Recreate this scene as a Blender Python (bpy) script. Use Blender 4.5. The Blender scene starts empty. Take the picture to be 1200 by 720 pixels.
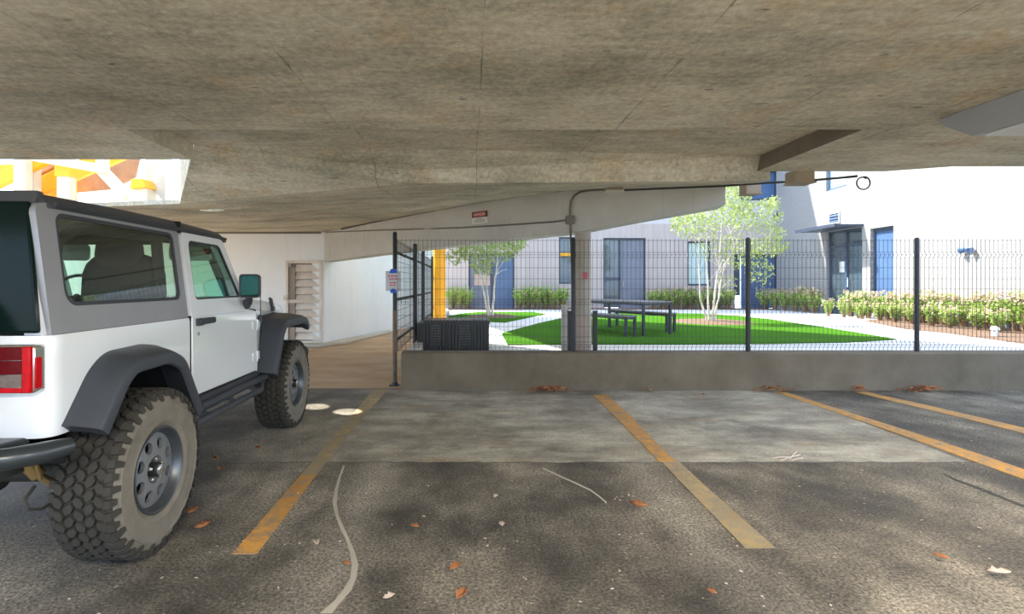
import bpy, bmesh, math, random
from mathutils import Vector, Matrix
random.seed(7)
R = math.radians
PI = math.pi
scene = bpy.context.scene
COL = scene.collection

# ------------------------------------------------------------------ camera frame
F, CX, CY, H = 610.0, 552.0, 333.0, 1.42      # focal length in px, principal point, eye height
ZG = 0.30                                     # courtyard ground level


def P(px, py, d):
    return Vector(((px - CX) * d / F, d, H + (CY - py) * d / F))


def G(px, py, z=0.0):
    d = (H - z) * F / (py - CY)
    return Vector(((px - CX) * d / F, d, z))


cam = bpy.data.cameras.new('camera')
cam.sensor_fit = 'HORIZONTAL'
cam.sensor_width = 36.0
cam.lens = F / 1200.0 * 36.0
cam.shift_x = (600 - CX) / 1200.0
cam.shift_y = (CY - 360) / 1200.0
cam.clip_start = 0.05
cam.clip_end = 400
camo = bpy.data.objects.new('camera', cam)
camo.location = (0, 0, H)
camo.rotation_euler = (R(90), 0, 0)
COL.objects.link(camo)
scene.camera = camo

# ------------------------------------------------------------------ materials


def new_mat(name):
    m = bpy.data.materials.new(name)
    m.use_nodes = True
    nt = m.node_tree
    b = nt.nodes['Principled BSDF']
    return m, nt, b


def L(nt, a, b):
    nt.links.new(a, b)


def coords(nt, scale=(1, 1, 1)):
    tc = nt.nodes.new('ShaderNodeTexCoord')
    mp = nt.nodes.new('ShaderNodeMapping')
    mp.inputs['Scale'].default_value = scale
    L(nt, tc.outputs['Object'], mp.inputs['Vector'])
    return mp.outputs['Vector']


def noise(nt, vec, scale, detail=4, rough=0.6):
    n = nt.nodes.new('ShaderNodeTexNoise')
    n.inputs['Scale'].default_value = scale
    n.inputs['Detail'].default_value = detail
    n.inputs['Roughness'].default_value = rough
    if vec is not None:
        L(nt, vec, n.inputs['Vector'])
    return n.outputs['Fac']


def ramp(nt, fac, stops):
    r = nt.nodes.new('ShaderNodeValToRGB')
    el = r.color_ramp.elements
    while len(el) < len(stops):
        el.new(0.5)
    for e, (p, c) in zip(el, stops):
        e.position = p
        e.color = (c[0], c[1], c[2], 1) if not isinstance(c, (int, float)) else (c, c, c, 1)
    L(nt, fac, r.inputs['Fac'])
    return r.outputs['Color']


def mix(nt, fac, a, b, mode='MIX'):
    m = nt.nodes.new('ShaderNodeMix')
    m.data_type = 'RGBA'
    m.blend_type = mode
    for sock, v in ((m.inputs[0], fac), (m.inputs[6], a), (m.inputs[7], b)):
        if hasattr(v, 'node'):
            L(nt, v, sock)
        elif isinstance(v, (int, float)):
            sock.default_value = v
        else:
            sock.default_value = (v[0], v[1], v[2], 1)
    return m.outputs[2]


def math_n(nt, op, a, b=0.0, c=0.0):
    m = nt.nodes.new('ShaderNodeMath')
    m.operation = op
    for i, v in enumerate((a, b, c)):
        if hasattr(v, 'node'):
            L(nt, v, m.inputs[i])
        else:
            m.inputs[i].default_value = v
    return m.outputs[0]


def bump(nt, b, fac, strength=0.3, dist=0.01):
    n = nt.nodes.new('ShaderNodeBump')
    n.inputs['Strength'].default_value = strength
    n.inputs['Distance'].default_value = dist
    L(nt, fac, n.inputs['Height'])
    L(nt, n.outputs['Normal'], b.inputs['Normal'])


def plain(name, col, rough=0.6, metal=0.0, var=0.12, scale=6.0, bmp=0.0, coat=0.0, col2=None, bscale=None):
    m, nt, b = new_mat(name)
    v = coords(nt)
    n = noise(nt, v, scale)
    c2 = col2 if col2 else tuple(x * (1 - var) for x in col)
    c1 = col if col2 else tuple(min(1, x * (1 + var * 0.6)) for x in col)
    L(nt, ramp(nt, n, [(0.3, c2), (0.7, c1)]), b.inputs['Base Color'])
    b.inputs['Roughness'].default_value = rough
    b.inputs['Metallic'].default_value = metal
    if coat:
        b.inputs['Coat Weight'].default_value = coat
        b.inputs['Coat Roughness'].default_value = 0.06
    if bmp:
        bump(nt, b, noise(nt, v, bscale or scale * 8), bmp, 0.01)
    return m


def glass_mat(name, tint, gloss_col=(0.9, 0.95, 0.95), base=0.06):
    m = bpy.data.materials.new(name)
    m.use_nodes = True
    nt = m.node_tree
    for n in list(nt.nodes):
        nt.nodes.remove(n)
    out = nt.nodes.new('ShaderNodeOutputMaterial')
    tr = nt.nodes.new('ShaderNodeBsdfTransparent')
    tr.inputs['Color'].default_value = (*tint, 1)
    gl = nt.nodes.new('ShaderNodeBsdfGlossy')
    gl.inputs['Color'].default_value = (*gloss_col, 1)
    gl.inputs['Roughness'].default_value = 0.02
    lw = nt.nodes.new('ShaderNodeLayerWeight')
    f2 = math_n(nt, 'ADD', math_n(nt, 'MULTIPLY', math_n(nt, 'POWER', lw.outputs['Facing'], 4.0), 0.85), base)
    mx = nt.nodes.new('ShaderNodeMixShader')
    L(nt, f2, mx.inputs['Fac'])
    L(nt, tr.outputs[0], mx.inputs[1])
    L(nt, gl.outputs[0], mx.inputs[2])
    L(nt, mx.outputs[0], out.inputs['Surface'])
    return m


M = {}


def make_ceiling_mat():
    m, nt, b = new_mat('board_marked_concrete')
    v = coords(nt)
    big = noise(nt, coords(nt, (1.0, 1.5, 1.5)), 0.9, 6, 0.66)
    c = ramp(nt, big, [(0.32, (0.33, 0.31, 0.225)), (0.45, (0.48, 0.445, 0.33)), (0.57, (0.62, 0.57, 0.43)), (0.70, (0.74, 0.67, 0.51))])
    st = noise(nt, coords(nt, (0.9, 6.0, 6.0)), 2.4, 7, 0.75)
    c = mix(nt, 0.42, c, ramp(nt, st, [(0.3, 0.28), (0.7, 0.74)]), 'OVERLAY')
    rust = noise(nt, coords(nt, (1.3, 1.2, 1.0)), 1.5, 7, 0.7)
    c = mix(nt, ramp(nt, rust, [(0.53, 0.0), (0.70, 0.60)]), c, (0.60, 0.42, 0.23))
    pale = noise(nt, coords(nt, (0.7, 1.2, 1.0)), 1.9, 5, 0.6)
    c = mix(nt, ramp(nt, pale, [(0.56, 0.0), (0.75, 0.35)]), c, (0.62, 0.59, 0.50))
    fine = noise(nt, v, 24, 6, 0.78)
    c = mix(nt, 0.60, c, ramp(nt, fine, [(0.32, 0.22), (0.68, 0.80)]), 'OVERLAY')
    pit = noise(nt, coords(nt, (2.2, 6.5, 6.5)), 2.2, 3, 0.55)
    c = mix(nt, ramp(nt, pit, [(0.70, 0.0), (0.75, 0.7)]), c, (0.09, 0.08, 0.06))
    tc = nt.nodes.new('ShaderNodeTexCoord')
    sp = nt.nodes.new('ShaderNodeSeparateXYZ')
    L(nt, tc.outputs['Object'], sp.inputs[0])
    wob = math_n(nt, 'MULTIPLY', noise(nt, v, 3.0, 5), 0.03)
    xs = math_n(nt, 'ADD', sp.outputs['X'], wob)
    fr = math_n(nt, 'FRACT', math_n(nt, 'ADD', xs, 40.43))
    dist = math_n(nt, 'ABSOLUTE', math_n(nt, 'SUBTRACT', fr, 0.5))
    seam = math_n(nt, 'LESS_THAN', dist, 0.0045)
    brk = ramp(nt, noise(nt, coords(nt, (0.6, 1.6, 1.0)), 1.5, 4), [(0.42, 0.0), (0.60, 0.70)])
    c = mix(nt, math_n(nt, 'MULTIPLY', seam, brk), c, (0.12, 0.11, 0.085))
    L(nt, c, b.inputs['Base Color'])
    b.inputs['Roughness'].default_value = 0.85
    bump(nt, b, math_n(nt, 'ADD', st, math_n(nt, 'MULTIPLY', fine, 0.6)), 0.5, 0.014)
    return m


def make_floor_mat():
    m, nt, b = new_mat('garage_floor')
    v = coords(nt)
    tc = nt.nodes.new('ShaderNodeTexCoord')
    sp = nt.nodes.new('ShaderNodeSeparateXYZ')
    L(nt, tc.outputs['Object'], sp.inputs[0])
    X, Y = sp.outputs['X'], sp.outputs['Y']
    big = noise(nt, coords(nt, (1.0, 0.75, 1)), 0.95, 7, 0.66)
    asph = ramp(nt, big, [(0.39, (0.055, 0.046, 0.033)), (0.47, (0.115, 0.098, 0.072)), (0.545, (0.20, 0.172, 0.128)), (0.65, (0.36, 0.31, 0.23))])
    # pale dusty tracks running with the bays
    wv = math_n(nt, 'MULTIPLY', math_n(nt, 'SUBTRACT', noise(nt, v, 1.6, 4), 0.5), 0.5)
    for xc, wdt, amt in ((-0.70, 0.26, 0.75), (1.30, 0.22, 0.55), (3.3, 0.4, 0.12)):
        dd = math_n(nt, 'ABSOLUTE', math_n(nt, 'SUBTRACT', math_n(nt, 'ADD', X, wv), xc))
        f = math_n(nt, 'MULTIPLY', math_n(nt, 'SUBTRACT', 1.0, math_n(nt, 'MINIMUM', math_n(nt, 'DIVIDE', dd, wdt), 1.0)), amt)
        f = math_n(nt, 'MULTIPLY', f, ramp(nt, noise(nt, v, 2.3, 5), [(0.3, 0.35), (0.65, 1.0)]))
        asph = mix(nt, f, asph, (0.43, 0.38, 0.295))
    speck = noise(nt, v, 62, 4, 0.85)
    asph = mix(nt, 0.95, asph, ramp(nt, speck, [(0.36, 0.05), (0.5, 0.45), (0.64, 0.95)]), 'OVERLAY')
    sp2 = noise(nt, v, 34, 3, 0.6)
    asph = mix(nt, ramp(nt, sp2, [(0.66, 0.0), (0.72, 0.65)]), asph, (0.46, 0.42, 0.35))
    con_n = noise(nt, coords(nt, (0.8, 1.6, 1)), 1.5, 7, 0.68)
    conc = ramp(nt, con_n, [(0.32, (0.16, 0.145, 0.113)), (0.48, (0.335, 0.308, 0.245)), (0.64, (0.52, 0.48, 0.385))])
    conc = mix(nt, 0.5, conc, ramp(nt, noise(nt, v, 34, 6, 0.8), [(0.32, 0.22), (0.68, 0.80)]), 'OVERLAY')
    stain = noise(nt, coords(nt, (0.7, 2.2, 1)), 1.7, 5, 0.65)
    conc = mix(nt, ramp(nt, stain, [(0.56, 0.0), (0.72, 0.6)]), conc, (0.36, 0.22, 0.09))
    oil = noise(nt, coords(nt, (0.9, 1.5, 1)), 2.3, 4, 0.6)
    conc = mix(nt, ramp(nt, oil, [(0.60, 0.0), (0.70, 0.55)]), conc, (0.13, 0.12, 0.10))
    # the concrete strip runs in front of the kerb; its joint with the asphalt is slightly ragged
    yy = math_n(nt, 'ADD', Y, math_n(nt, 'MULTIPLY', math_n(nt, 'SUBTRACT', noise(nt, v, 3.5, 5), 0.5), 0.10))
    fc = math_n(nt, 'GREATER_THAN', yy, 4.14)
    edge_n = math_n(nt, 'MULTIPLY', math_n(nt, 'SUBTRACT', noise(nt, v, 1.4, 5), 0.5), 1.6)
    fx = ramp(nt, math_n(nt, 'MULTIPLY', math_n(nt, 'ADD', math_n(nt, 'ADD', X, edge_n), 2.3), 0.5), [(0.2, 0.0), (0.75, 1.0)])
    fx2 = math_n(nt, 'LESS_THAN', math_n(nt, 'ADD', X, math_n(nt, 'MULTIPLY', Y, -0.05)), 3.75)
    fcon = math_n(nt, 'MULTIPLY', math_n(nt, 'MULTIPLY', fc, fx), fx2)
    soft = ramp(nt, noise(nt, v, 1.1, 6, 0.7), [(0.36, 0.30), (0.56, 1.0)])
    c = mix(nt, math_n(nt, 'MULTIPLY', fcon, soft), asph, conc)
    joint = math_n(nt, 'LESS_THAN', math_n(nt, 'ABSOLUTE', math_n(nt, 'SUBTRACT', yy, 4.14)), 0.008)
    c = mix(nt, math_n(nt, 'MULTIPLY', joint, 0.7), c, (0.05, 0.045, 0.04))
    # the slab beyond the kerb line, left of the fence, is a warm brown
    brown = ramp(nt, noise(nt, coords(nt, (0.6, 1.4, 1)), 1.6, 6), [(0.3, (0.40, 0.26, 0.135)), (0.7, (0.56, 0.39, 0.225))])
    fb = math_n(nt, 'MULTIPLY', math_n(nt, 'GREATER_THAN', Y, 7.05), math_n(nt, 'LESS_THAN', X, -0.8))
    c = mix(nt, fb, c, brown)
    joint2 = math_n(nt, 'MULTIPLY', math_n(nt, 'LESS_THAN', math_n(nt, 'ABSOLUTE', math_n(nt, 'SUBTRACT', Y, 7.05)), 0.03), math_n(nt, 'LESS_THAN', X, -0.9))
    c = mix(nt, joint2, c, (0.12, 0.10, 0.08))
    L(nt, c, b.inputs['Base Color'])
    r = ramp(nt, big, [(0.3, 0.55), (0.6, 0.88)])
    L(nt, r, b.inputs['Roughness'])
    hgt = math_n(nt, 'ADD', math_n(nt, 'MULTIPLY', speck, math_n(nt, 'SUBTRACT', 1.15, fcon)), noise(nt, v, 8))
    bump(nt, b, hgt, 0.7, 0.014)
    return m


def make_worn_paint(name, col, under, thr):
    m, nt, b = new_mat(name)
    v = coords(nt)
    n = math_n(nt, 'ADD', math_n(nt, 'MULTIPLY', noise(nt, v, 9, 6, 0.75), 0.55), math_n(nt, 'MULTIPLY', noise(nt, v, 70, 4, 0.85), 0.45))
    f = ramp(nt, n, [(thr - 0.07, 0.0), (thr + 0.03, 1.0)])
    d = ramp(nt, noise(nt, v, 1.3, 5), [(0.3, tuple(x * 0.55 for x in col)), (0.65, col)])
    L(nt, mix(nt, f, under, d), b.inputs['Base Color'])
    b.inputs['Roughness'].default_value = 0.75
    bump(nt, b, noise(nt, v, 75, 3, 0.8), 0.4, 0.01)
    return m


def make_wall_mat(name, c1, c2, scale=1.4):
    m, nt, b = new_mat(name)
    v = coords(nt)
    n = noise(nt, v, scale, 6, 0.65)
    c = ramp(nt, n, [(0.3, c1), (0.7, c2)])
    dr = noise(nt, coords(nt, (4, 4, 0.5)), 1.5, 5, 0.6)
    c = mix(nt, ramp(nt, dr, [(0.58, 0.0), (0.8, 0.35)]), c, tuple(x * 0.6 for x in c1))
    L(nt, c, b.inputs['Base Color'])
    b.inputs['Roughness'].default_value = 0.8
    bump(nt, b, noise(nt, v, 30, 5), 0.25, 0.01)
    return m


def make_brick_mat(name, c1, c2, mortar, bw=0.4, rh=0.2):
    m, nt, b = new_mat(name)
    tc = nt.nodes.new('ShaderNodeTexCoord')
    sp = nt.nodes.new('ShaderNodeSeparateXYZ')
    L(nt, tc.outputs['Object'], sp.inputs[0])
    cb = nt.nodes.new('ShaderNodeCombineXYZ')
    L(nt, sp.outputs['X'], cb.inputs[0])
    L(nt, sp.outputs['Z'], cb.inputs[1])
    br = nt.nodes.new('ShaderNodeTexBrick')
    br.inputs['Color1'].default_value = (*c1, 1)
    br.inputs['Color2'].default_value = (*c2, 1)
    br.inputs['Mortar'].default_value = (*mortar, 1)
    br.inputs['Scale'].default_value = 1.0
    br.inputs['Mortar Size'].default_value = 0.008
    br.inputs['Brick Width'].default_value = bw
    br.inputs['Row Height'].default_value = rh
    L(nt, cb.outputs[0], br.inputs['Vector'])
    L(nt, br.outputs['Color'], b.inputs['Base Color'])
    b.inputs['Roughness'].default_value = 0.7
    inv = math_n(nt, 'SUBTRACT', 1.0, br.outputs['Fac'])
    bump(nt, b, inv, 0.3, 0.01)
    return m


def make_panel_mat(name, c1, c2):
    """vertical boards"""
    m, nt, b = new_mat(name)
    tc = nt.nodes.new('ShaderNodeTexCoord')
    sp = nt.nodes.new('ShaderNodeSeparateXYZ')
    L(nt, tc.outputs['Object'], sp.inputs[0])
    fr = math_n(nt, 'FRACT', math_n(nt, 'MULTIPLY', sp.outputs['X'], 4.0))
    groove = math_n(nt, 'LESS_THAN', fr, 0.07)
    n = noise(nt, coords(nt, (3, 3, 0.4)), 1.5, 4)
    c = ramp(nt, n, [(0.3, c1), (0.7, c2)])
    c = mix(nt, math_n(nt, 'MULTIPLY', groove, 0.4), c, tuple(x * 0.6 for x in c1))
    L(nt, c, b.inputs['Base Color'])
    b.inputs['Roughness'].default_value = 0.75
    return m


def make_grass_mat():
    m, nt, b = new_mat('turf')
    v = coords(nt)
    n = noise(nt, v, 60, 4, 0.8)
    c = ramp(nt, n, [(0.3, (0.022, 0.085, 0.003)), (0.55, (0.045, 0.15, 0.005)), (0.75, (0.075, 0.21, 0.010))])
    c = mix(nt, 0.4, c, ramp(nt, noise(nt, v, 1.2, 4), [(0.3, (0.036, 0.125, 0.004)), (0.7, (0.065, 0.18, 0.009))]))
    L(nt, c, b.inputs['Base Color'])
    b.inputs['Roughness'].default_value = 0.95
    b.inputs['Specular IOR Level'].default_value = 0.08
    bump(nt, b, n, 0.7, 0.02)
    return m


def leaf_mat(name, c1, c2, trans=0.35):
    m, nt, b = new_mat(name)
    v = coords(nt)
    n = noise(nt, v, 5, 3)
    c = ramp(nt, n, [(0.35, c1), (0.65, c2)])
    L(nt, c, b.inputs['Base Color'])
    b.inputs['Roughness'].default_value = 0.6
    out = nt.nodes['Material Output']
    tr = nt.nodes.new('ShaderNodeBsdfTranslucent')
    L(nt, c, tr.inputs['Color'])
    mx = nt.nodes.new('ShaderNodeMixShader')
    mx.inputs['Fac'].default_value = trans
    L(nt, b.outputs[0], mx.inputs[1])
    L(nt, tr.outputs[0], mx.inputs[2])
    L(nt, mx.outputs[0], out.inputs['Surface'])
    return m


M['ceiling'] = make_ceiling_mat()
M['floor'] = make_floor_mat()
M['cheek'] = make_wall_mat('dark_coffer_side', (0.14, 0.12, 0.085), (0.20, 0.17, 0.125), 3.0)  # side face of the coffer, darker and browner than the ceiling concrete
M['line'] = make_worn_paint('worn_orange_paint', (0.68, 0.33, 0.06), (0.24, 0.21, 0.16), 0.49)
M['line_faded'] = make_worn_paint('faded_tan_paint', (0.47, 0.34, 0.15), (0.25, 0.22, 0.17), 0.51)
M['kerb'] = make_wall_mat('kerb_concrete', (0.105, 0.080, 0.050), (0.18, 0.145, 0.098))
M['beam'] = make_wall_mat('painted_beam', (0.47, 0.46, 0.41), (0.58, 0.57, 0.51))
M['white_wall'] = make_wall_mat('white_painted_wall', (0.80, 0.83, 0.82), (0.88, 0.90, 0.89), 0.8)
M['column'] = make_wall_mat('column_concrete', (0.34, 0.31, 0.26), (0.48, 0.44, 0.37), 2.5)
M['column_pink'] = plain('column_band', (0.46, 0.38, 0.33), 0.8)
M['yellow'] = plain('yellow_paint', (0.93, 0.42, 0.012), 0.45, 0, 0.08, 3)
M['cream'] = plain('cream_steel', (0.62, 0.57, 0.47), 0.5, 0, 0.08, 3)
M['rust_panel'] = plain('rusty_steel', (0.42, 0.25, 0.14), 0.7, 0, 0.2, 4, col2=(0.30, 0.17, 0.10))
M['grey_plate'] = plain('weathered_plate', (0.55, 0.52, 0.45), 0.6, 0, 0.2, 6)
M['fence'] = plain('black_fence_paint', (0.020, 0.022, 0.025), 0.5)
M['fence_brown'] = plain('worn_post_paint', (0.16, 0.115, 0.075), 0.6, 0, 0.35, 9)
M['grass'] = make_grass_mat()
M['path'] = make_wall_mat('pale_pavement', (0.56, 0.56, 0.55), (0.66, 0.66, 0.645), 0.9)
M['apron'] = make_wall_mat('tan_apron', (0.27, 0.24, 0.19), (0.34, 0.30, 0.245), 0.5)
M['brick'] = make_brick_mat('white_brick', (0.315, 0.31, 0.30), (0.30, 0.295, 0.287), (0.25, 0.245, 0.24), 0.30, 0.10)
M['facade'] = make_panel_mat('pale_facade_boards', (0.40, 0.345, 0.325), (0.47, 0.41, 0.39))
M['facade_upper'] = make_brick_mat('upper_brick', (0.52, 0.51, 0.52), (0.49, 0.48, 0.49), (0.42, 0.41, 0.42), 0.30, 0.10)
M['blue_door'] = plain('blue_grey_door', (0.10, 0.15, 0.26), 0.45, 0, 0.1, 2)
M['grey_door'] = plain('slate_door', (0.17, 0.18, 0.23), 0.5, 0, 0.1, 2)
M['sky_panel'] = plain('blue_panel', (0.075, 0.14, 0.27), 0.35, 0, 0.08, 2)
M['dark_frame'] = plain('dark_window_frame', (0.05, 0.065, 0.10), 0.4)
M['dark_glass'] = plain('dark_glazing', (0.05, 0.075, 0.095), 0.05, 0, 0.2, 2, coat=1.0)
M['pale_glass'] = plain('pale_glazing', (0.42, 0.55, 0.55), 0.08, 0, 0.1, 2, coat=1.0)
M['mulch'] = plain('mulch', (0.20, 0.13, 0.085), 0.95, 0, 0.3, 20, 0.8, col2=(0.11, 0.065, 0.04))
M['bark'] = plain('birch_bark', (0.80, 0.72, 0.62), 0.8, 0, 0.2, 9, col2=(0.60, 0.50, 0.42))
M['leaf'] = leaf_mat('birch_leaf', (0.30, 0.40, 0.12), (0.50, 0.55, 0.22))
M['leaf_dark'] = leaf_mat('shrub_leaf', (0.22, 0.40, 0.06), (0.46, 0.62, 0.14))
M['flower'] = leaf_mat('dry_flower', (0.58, 0.42, 0.34), (0.72, 0.55, 0.46))
M['straw'] = leaf_mat('dry_stem', (0.34, 0.22, 0.13), (0.46, 0.33, 0.20))
M['dead_leaf'] = leaf_mat('dead_leaf', (0.36, 0.13, 0.05), (0.52, 0.24, 0.10), 0.15)
M['pale_leaf'] = leaf_mat('pale_dry_leaf', (0.62, 0.50, 0.40), (0.75, 0.66, 0.58), 0.15)
M['black_plastic'] = plain('black_slats', (0.030, 0.032, 0.032), 0.45)
M['louvre_grey'] = plain('grey_louvre', (0.30, 0.29, 0.25), 0.5)
M['conduit'] = plain('grey_conduit', (0.20, 0.185, 0.155), 0.5, 0.3)
M['box_brown'] = plain('brown_junction_box', (0.30, 0.23, 0.15), 0.6)
M['cable'] = plain('black_cable', (0.03, 0.03, 0.03), 0.5)
M['lamp_body'] = plain('grey_lamp_housing', (0.36, 0.375, 0.38), 0.4, 0.2, 0.05, 3)
M['paper'] = plain('grey_paper', (0.60, 0.59, 0.60), 0.7, 0, 0.04, 4)
M['red_ink'] = plain('red_ink', (0.62, 0.13, 0.17), 0.6)
M['tape'] = plain('blue_tape', (0.01, 0.10, 0.60), 0.5, 0, 0.1, 30)
M['sign_white'] = plain('sign_white', (0.66, 0.67, 0.63), 0.5, 0, 0.04, 4)
M['sign_black'] = plain('sign_black', (0.035, 0.03, 0.025), 0.5)
M['sign_red'] = plain('sign_red', (0.55, 0.07, 0.06), 0.5)
M['table'] = plain('dark_table_metal', (0.045, 0.055, 0.07), 0.45, 0.3)
M['table_top'] = plain('table_slats', (0.20, 0.21, 0.22), 0.35, 0.4)
M['louvre_door'] = plain('cream_louvre', (0.82, 0.76, 0.66), 0.6, 0, 0.25, 3, col2=(0.64, 0.54, 0.45))
M['louvre_stile'] = plain('brown_stile', (0.36, 0.30, 0.24), 0.7, 0, 0.2, 4)
M['ledge'] = make_wall_mat('ledge_concrete', (0.46, 0.42, 0.34), (0.58, 0.54, 0.45))
M['stain'] = make_worn_paint('dried_water_mark', (0.58, 0.53, 0.43), (0.40, 0.36, 0.28), 0.50)
# vehicle
M['body'] = plain('silver_white_paint', (0.80, 0.825, 0.83), 0.32, 0.0, 0.02, 2, coat=1.0)
M['hardtop'] = plain('graphite_hardtop', (0.33, 0.335, 0.35), 0.42, 0.3, 0.06, 3, coat=0.3)
M['roof'] = plain('dark_roof', (0.075, 0.078, 0.085), 0.45, 0.2, 0.06, 3)
M['trim'] = plain('black_trim_plastic', (0.045, 0.05, 0.058), 0.5, 0, 0.1, 40, 0.1)
M['flare'] = plain('flare_plastic', (0.046, 0.052, 0.062), 0.40, 0, 0.06, 40, 0.08)
M['rubber'] = plain('tyre_rubber', (0.040, 0.036, 0.028), 0.9, 0, 0.15, 14, 0.2)
M['sidewall'] = plain('dusty_sidewall', (0.19, 0.168, 0.13), 0.9, 0, 0.25, 7, 0.2)
M['rim'] = plain('charcoal_rim', (0.095, 0.105, 0.115), 0.35, 0.6, 0.05, 5)
M['rim_face'] = plain('gunmetal_disc', (0.25, 0.26, 0.265), 0.4, 0.4, 0.06, 5)
M['chrome'] = plain('bright_metal', (0.70, 0.70, 0.68), 0.2, 0.9, 0.05, 8)
M['black'] = plain('matt_black', (0.008, 0.008, 0.008), 0.8)
M['black_glass'] = plain('black_glass', (0.004, 0.012, 0.010), 0.12)
M['black_glass'].node_tree.nodes['Principled BSDF'].inputs['Specular IOR Level'].default_value = 0.12
M['window'] = glass_mat('tinted_window', (0.90, 0.94, 0.91), base=0.075)
M['window_green'] = glass_mat('green_window', (0.78, 0.97, 0.89), base=0.06)
M['mirror'] = plain('mirror_glass', (0.05, 0.11, 0.085), 0.02, 1.0, 0.02, 1)
M['seat'] = plain('dark_seat_cloth', (0.05, 0.048, 0.043), 0.8, 0, 0.15, 20, 0.1)
M['red_lens'] = plain('red_lens', (0.55, 0.006, 0.012), 0.12, 0, 0.25, 30, coat=0.15)
M['dark_red_lens'] = plain('dark_red_lens', (0.12, 0.002, 0.005), 0.15, 0, 0.3, 50, coat=0.15)
M['clear_lens'] = plain('clear_lens', (0.19, 0.15, 0.13), 0.12, 0, 0.2, 40, coat=0.15)
for k_ in ('red_lens', 'dark_red_lens', 'clear_lens'):
    b_ = M[k_].node_tree.nodes['Principled BSDF']
    b_.inputs['Roughness'].default_value = 0.3
    b_.inputs['Specular IOR Level'].default_value = 0.15
    b_.inputs['Coat Weight'].default_value = 0.0
M['rust'] = plain('gold_shock', (0.55, 0.36, 0.14), 0.4, 0.5, 0.2, 20)
M['axle'] = plain('dirty_axle', (0.045, 0.043, 0.033), 0.75, 0, 0.3, 10)
M['bumper'] = plain('bumper_black', (0.035, 0.042, 0.045), 0.28, 0.2, 0.05, 8)

# ------------------------------------------------------------------ mesh builder


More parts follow.
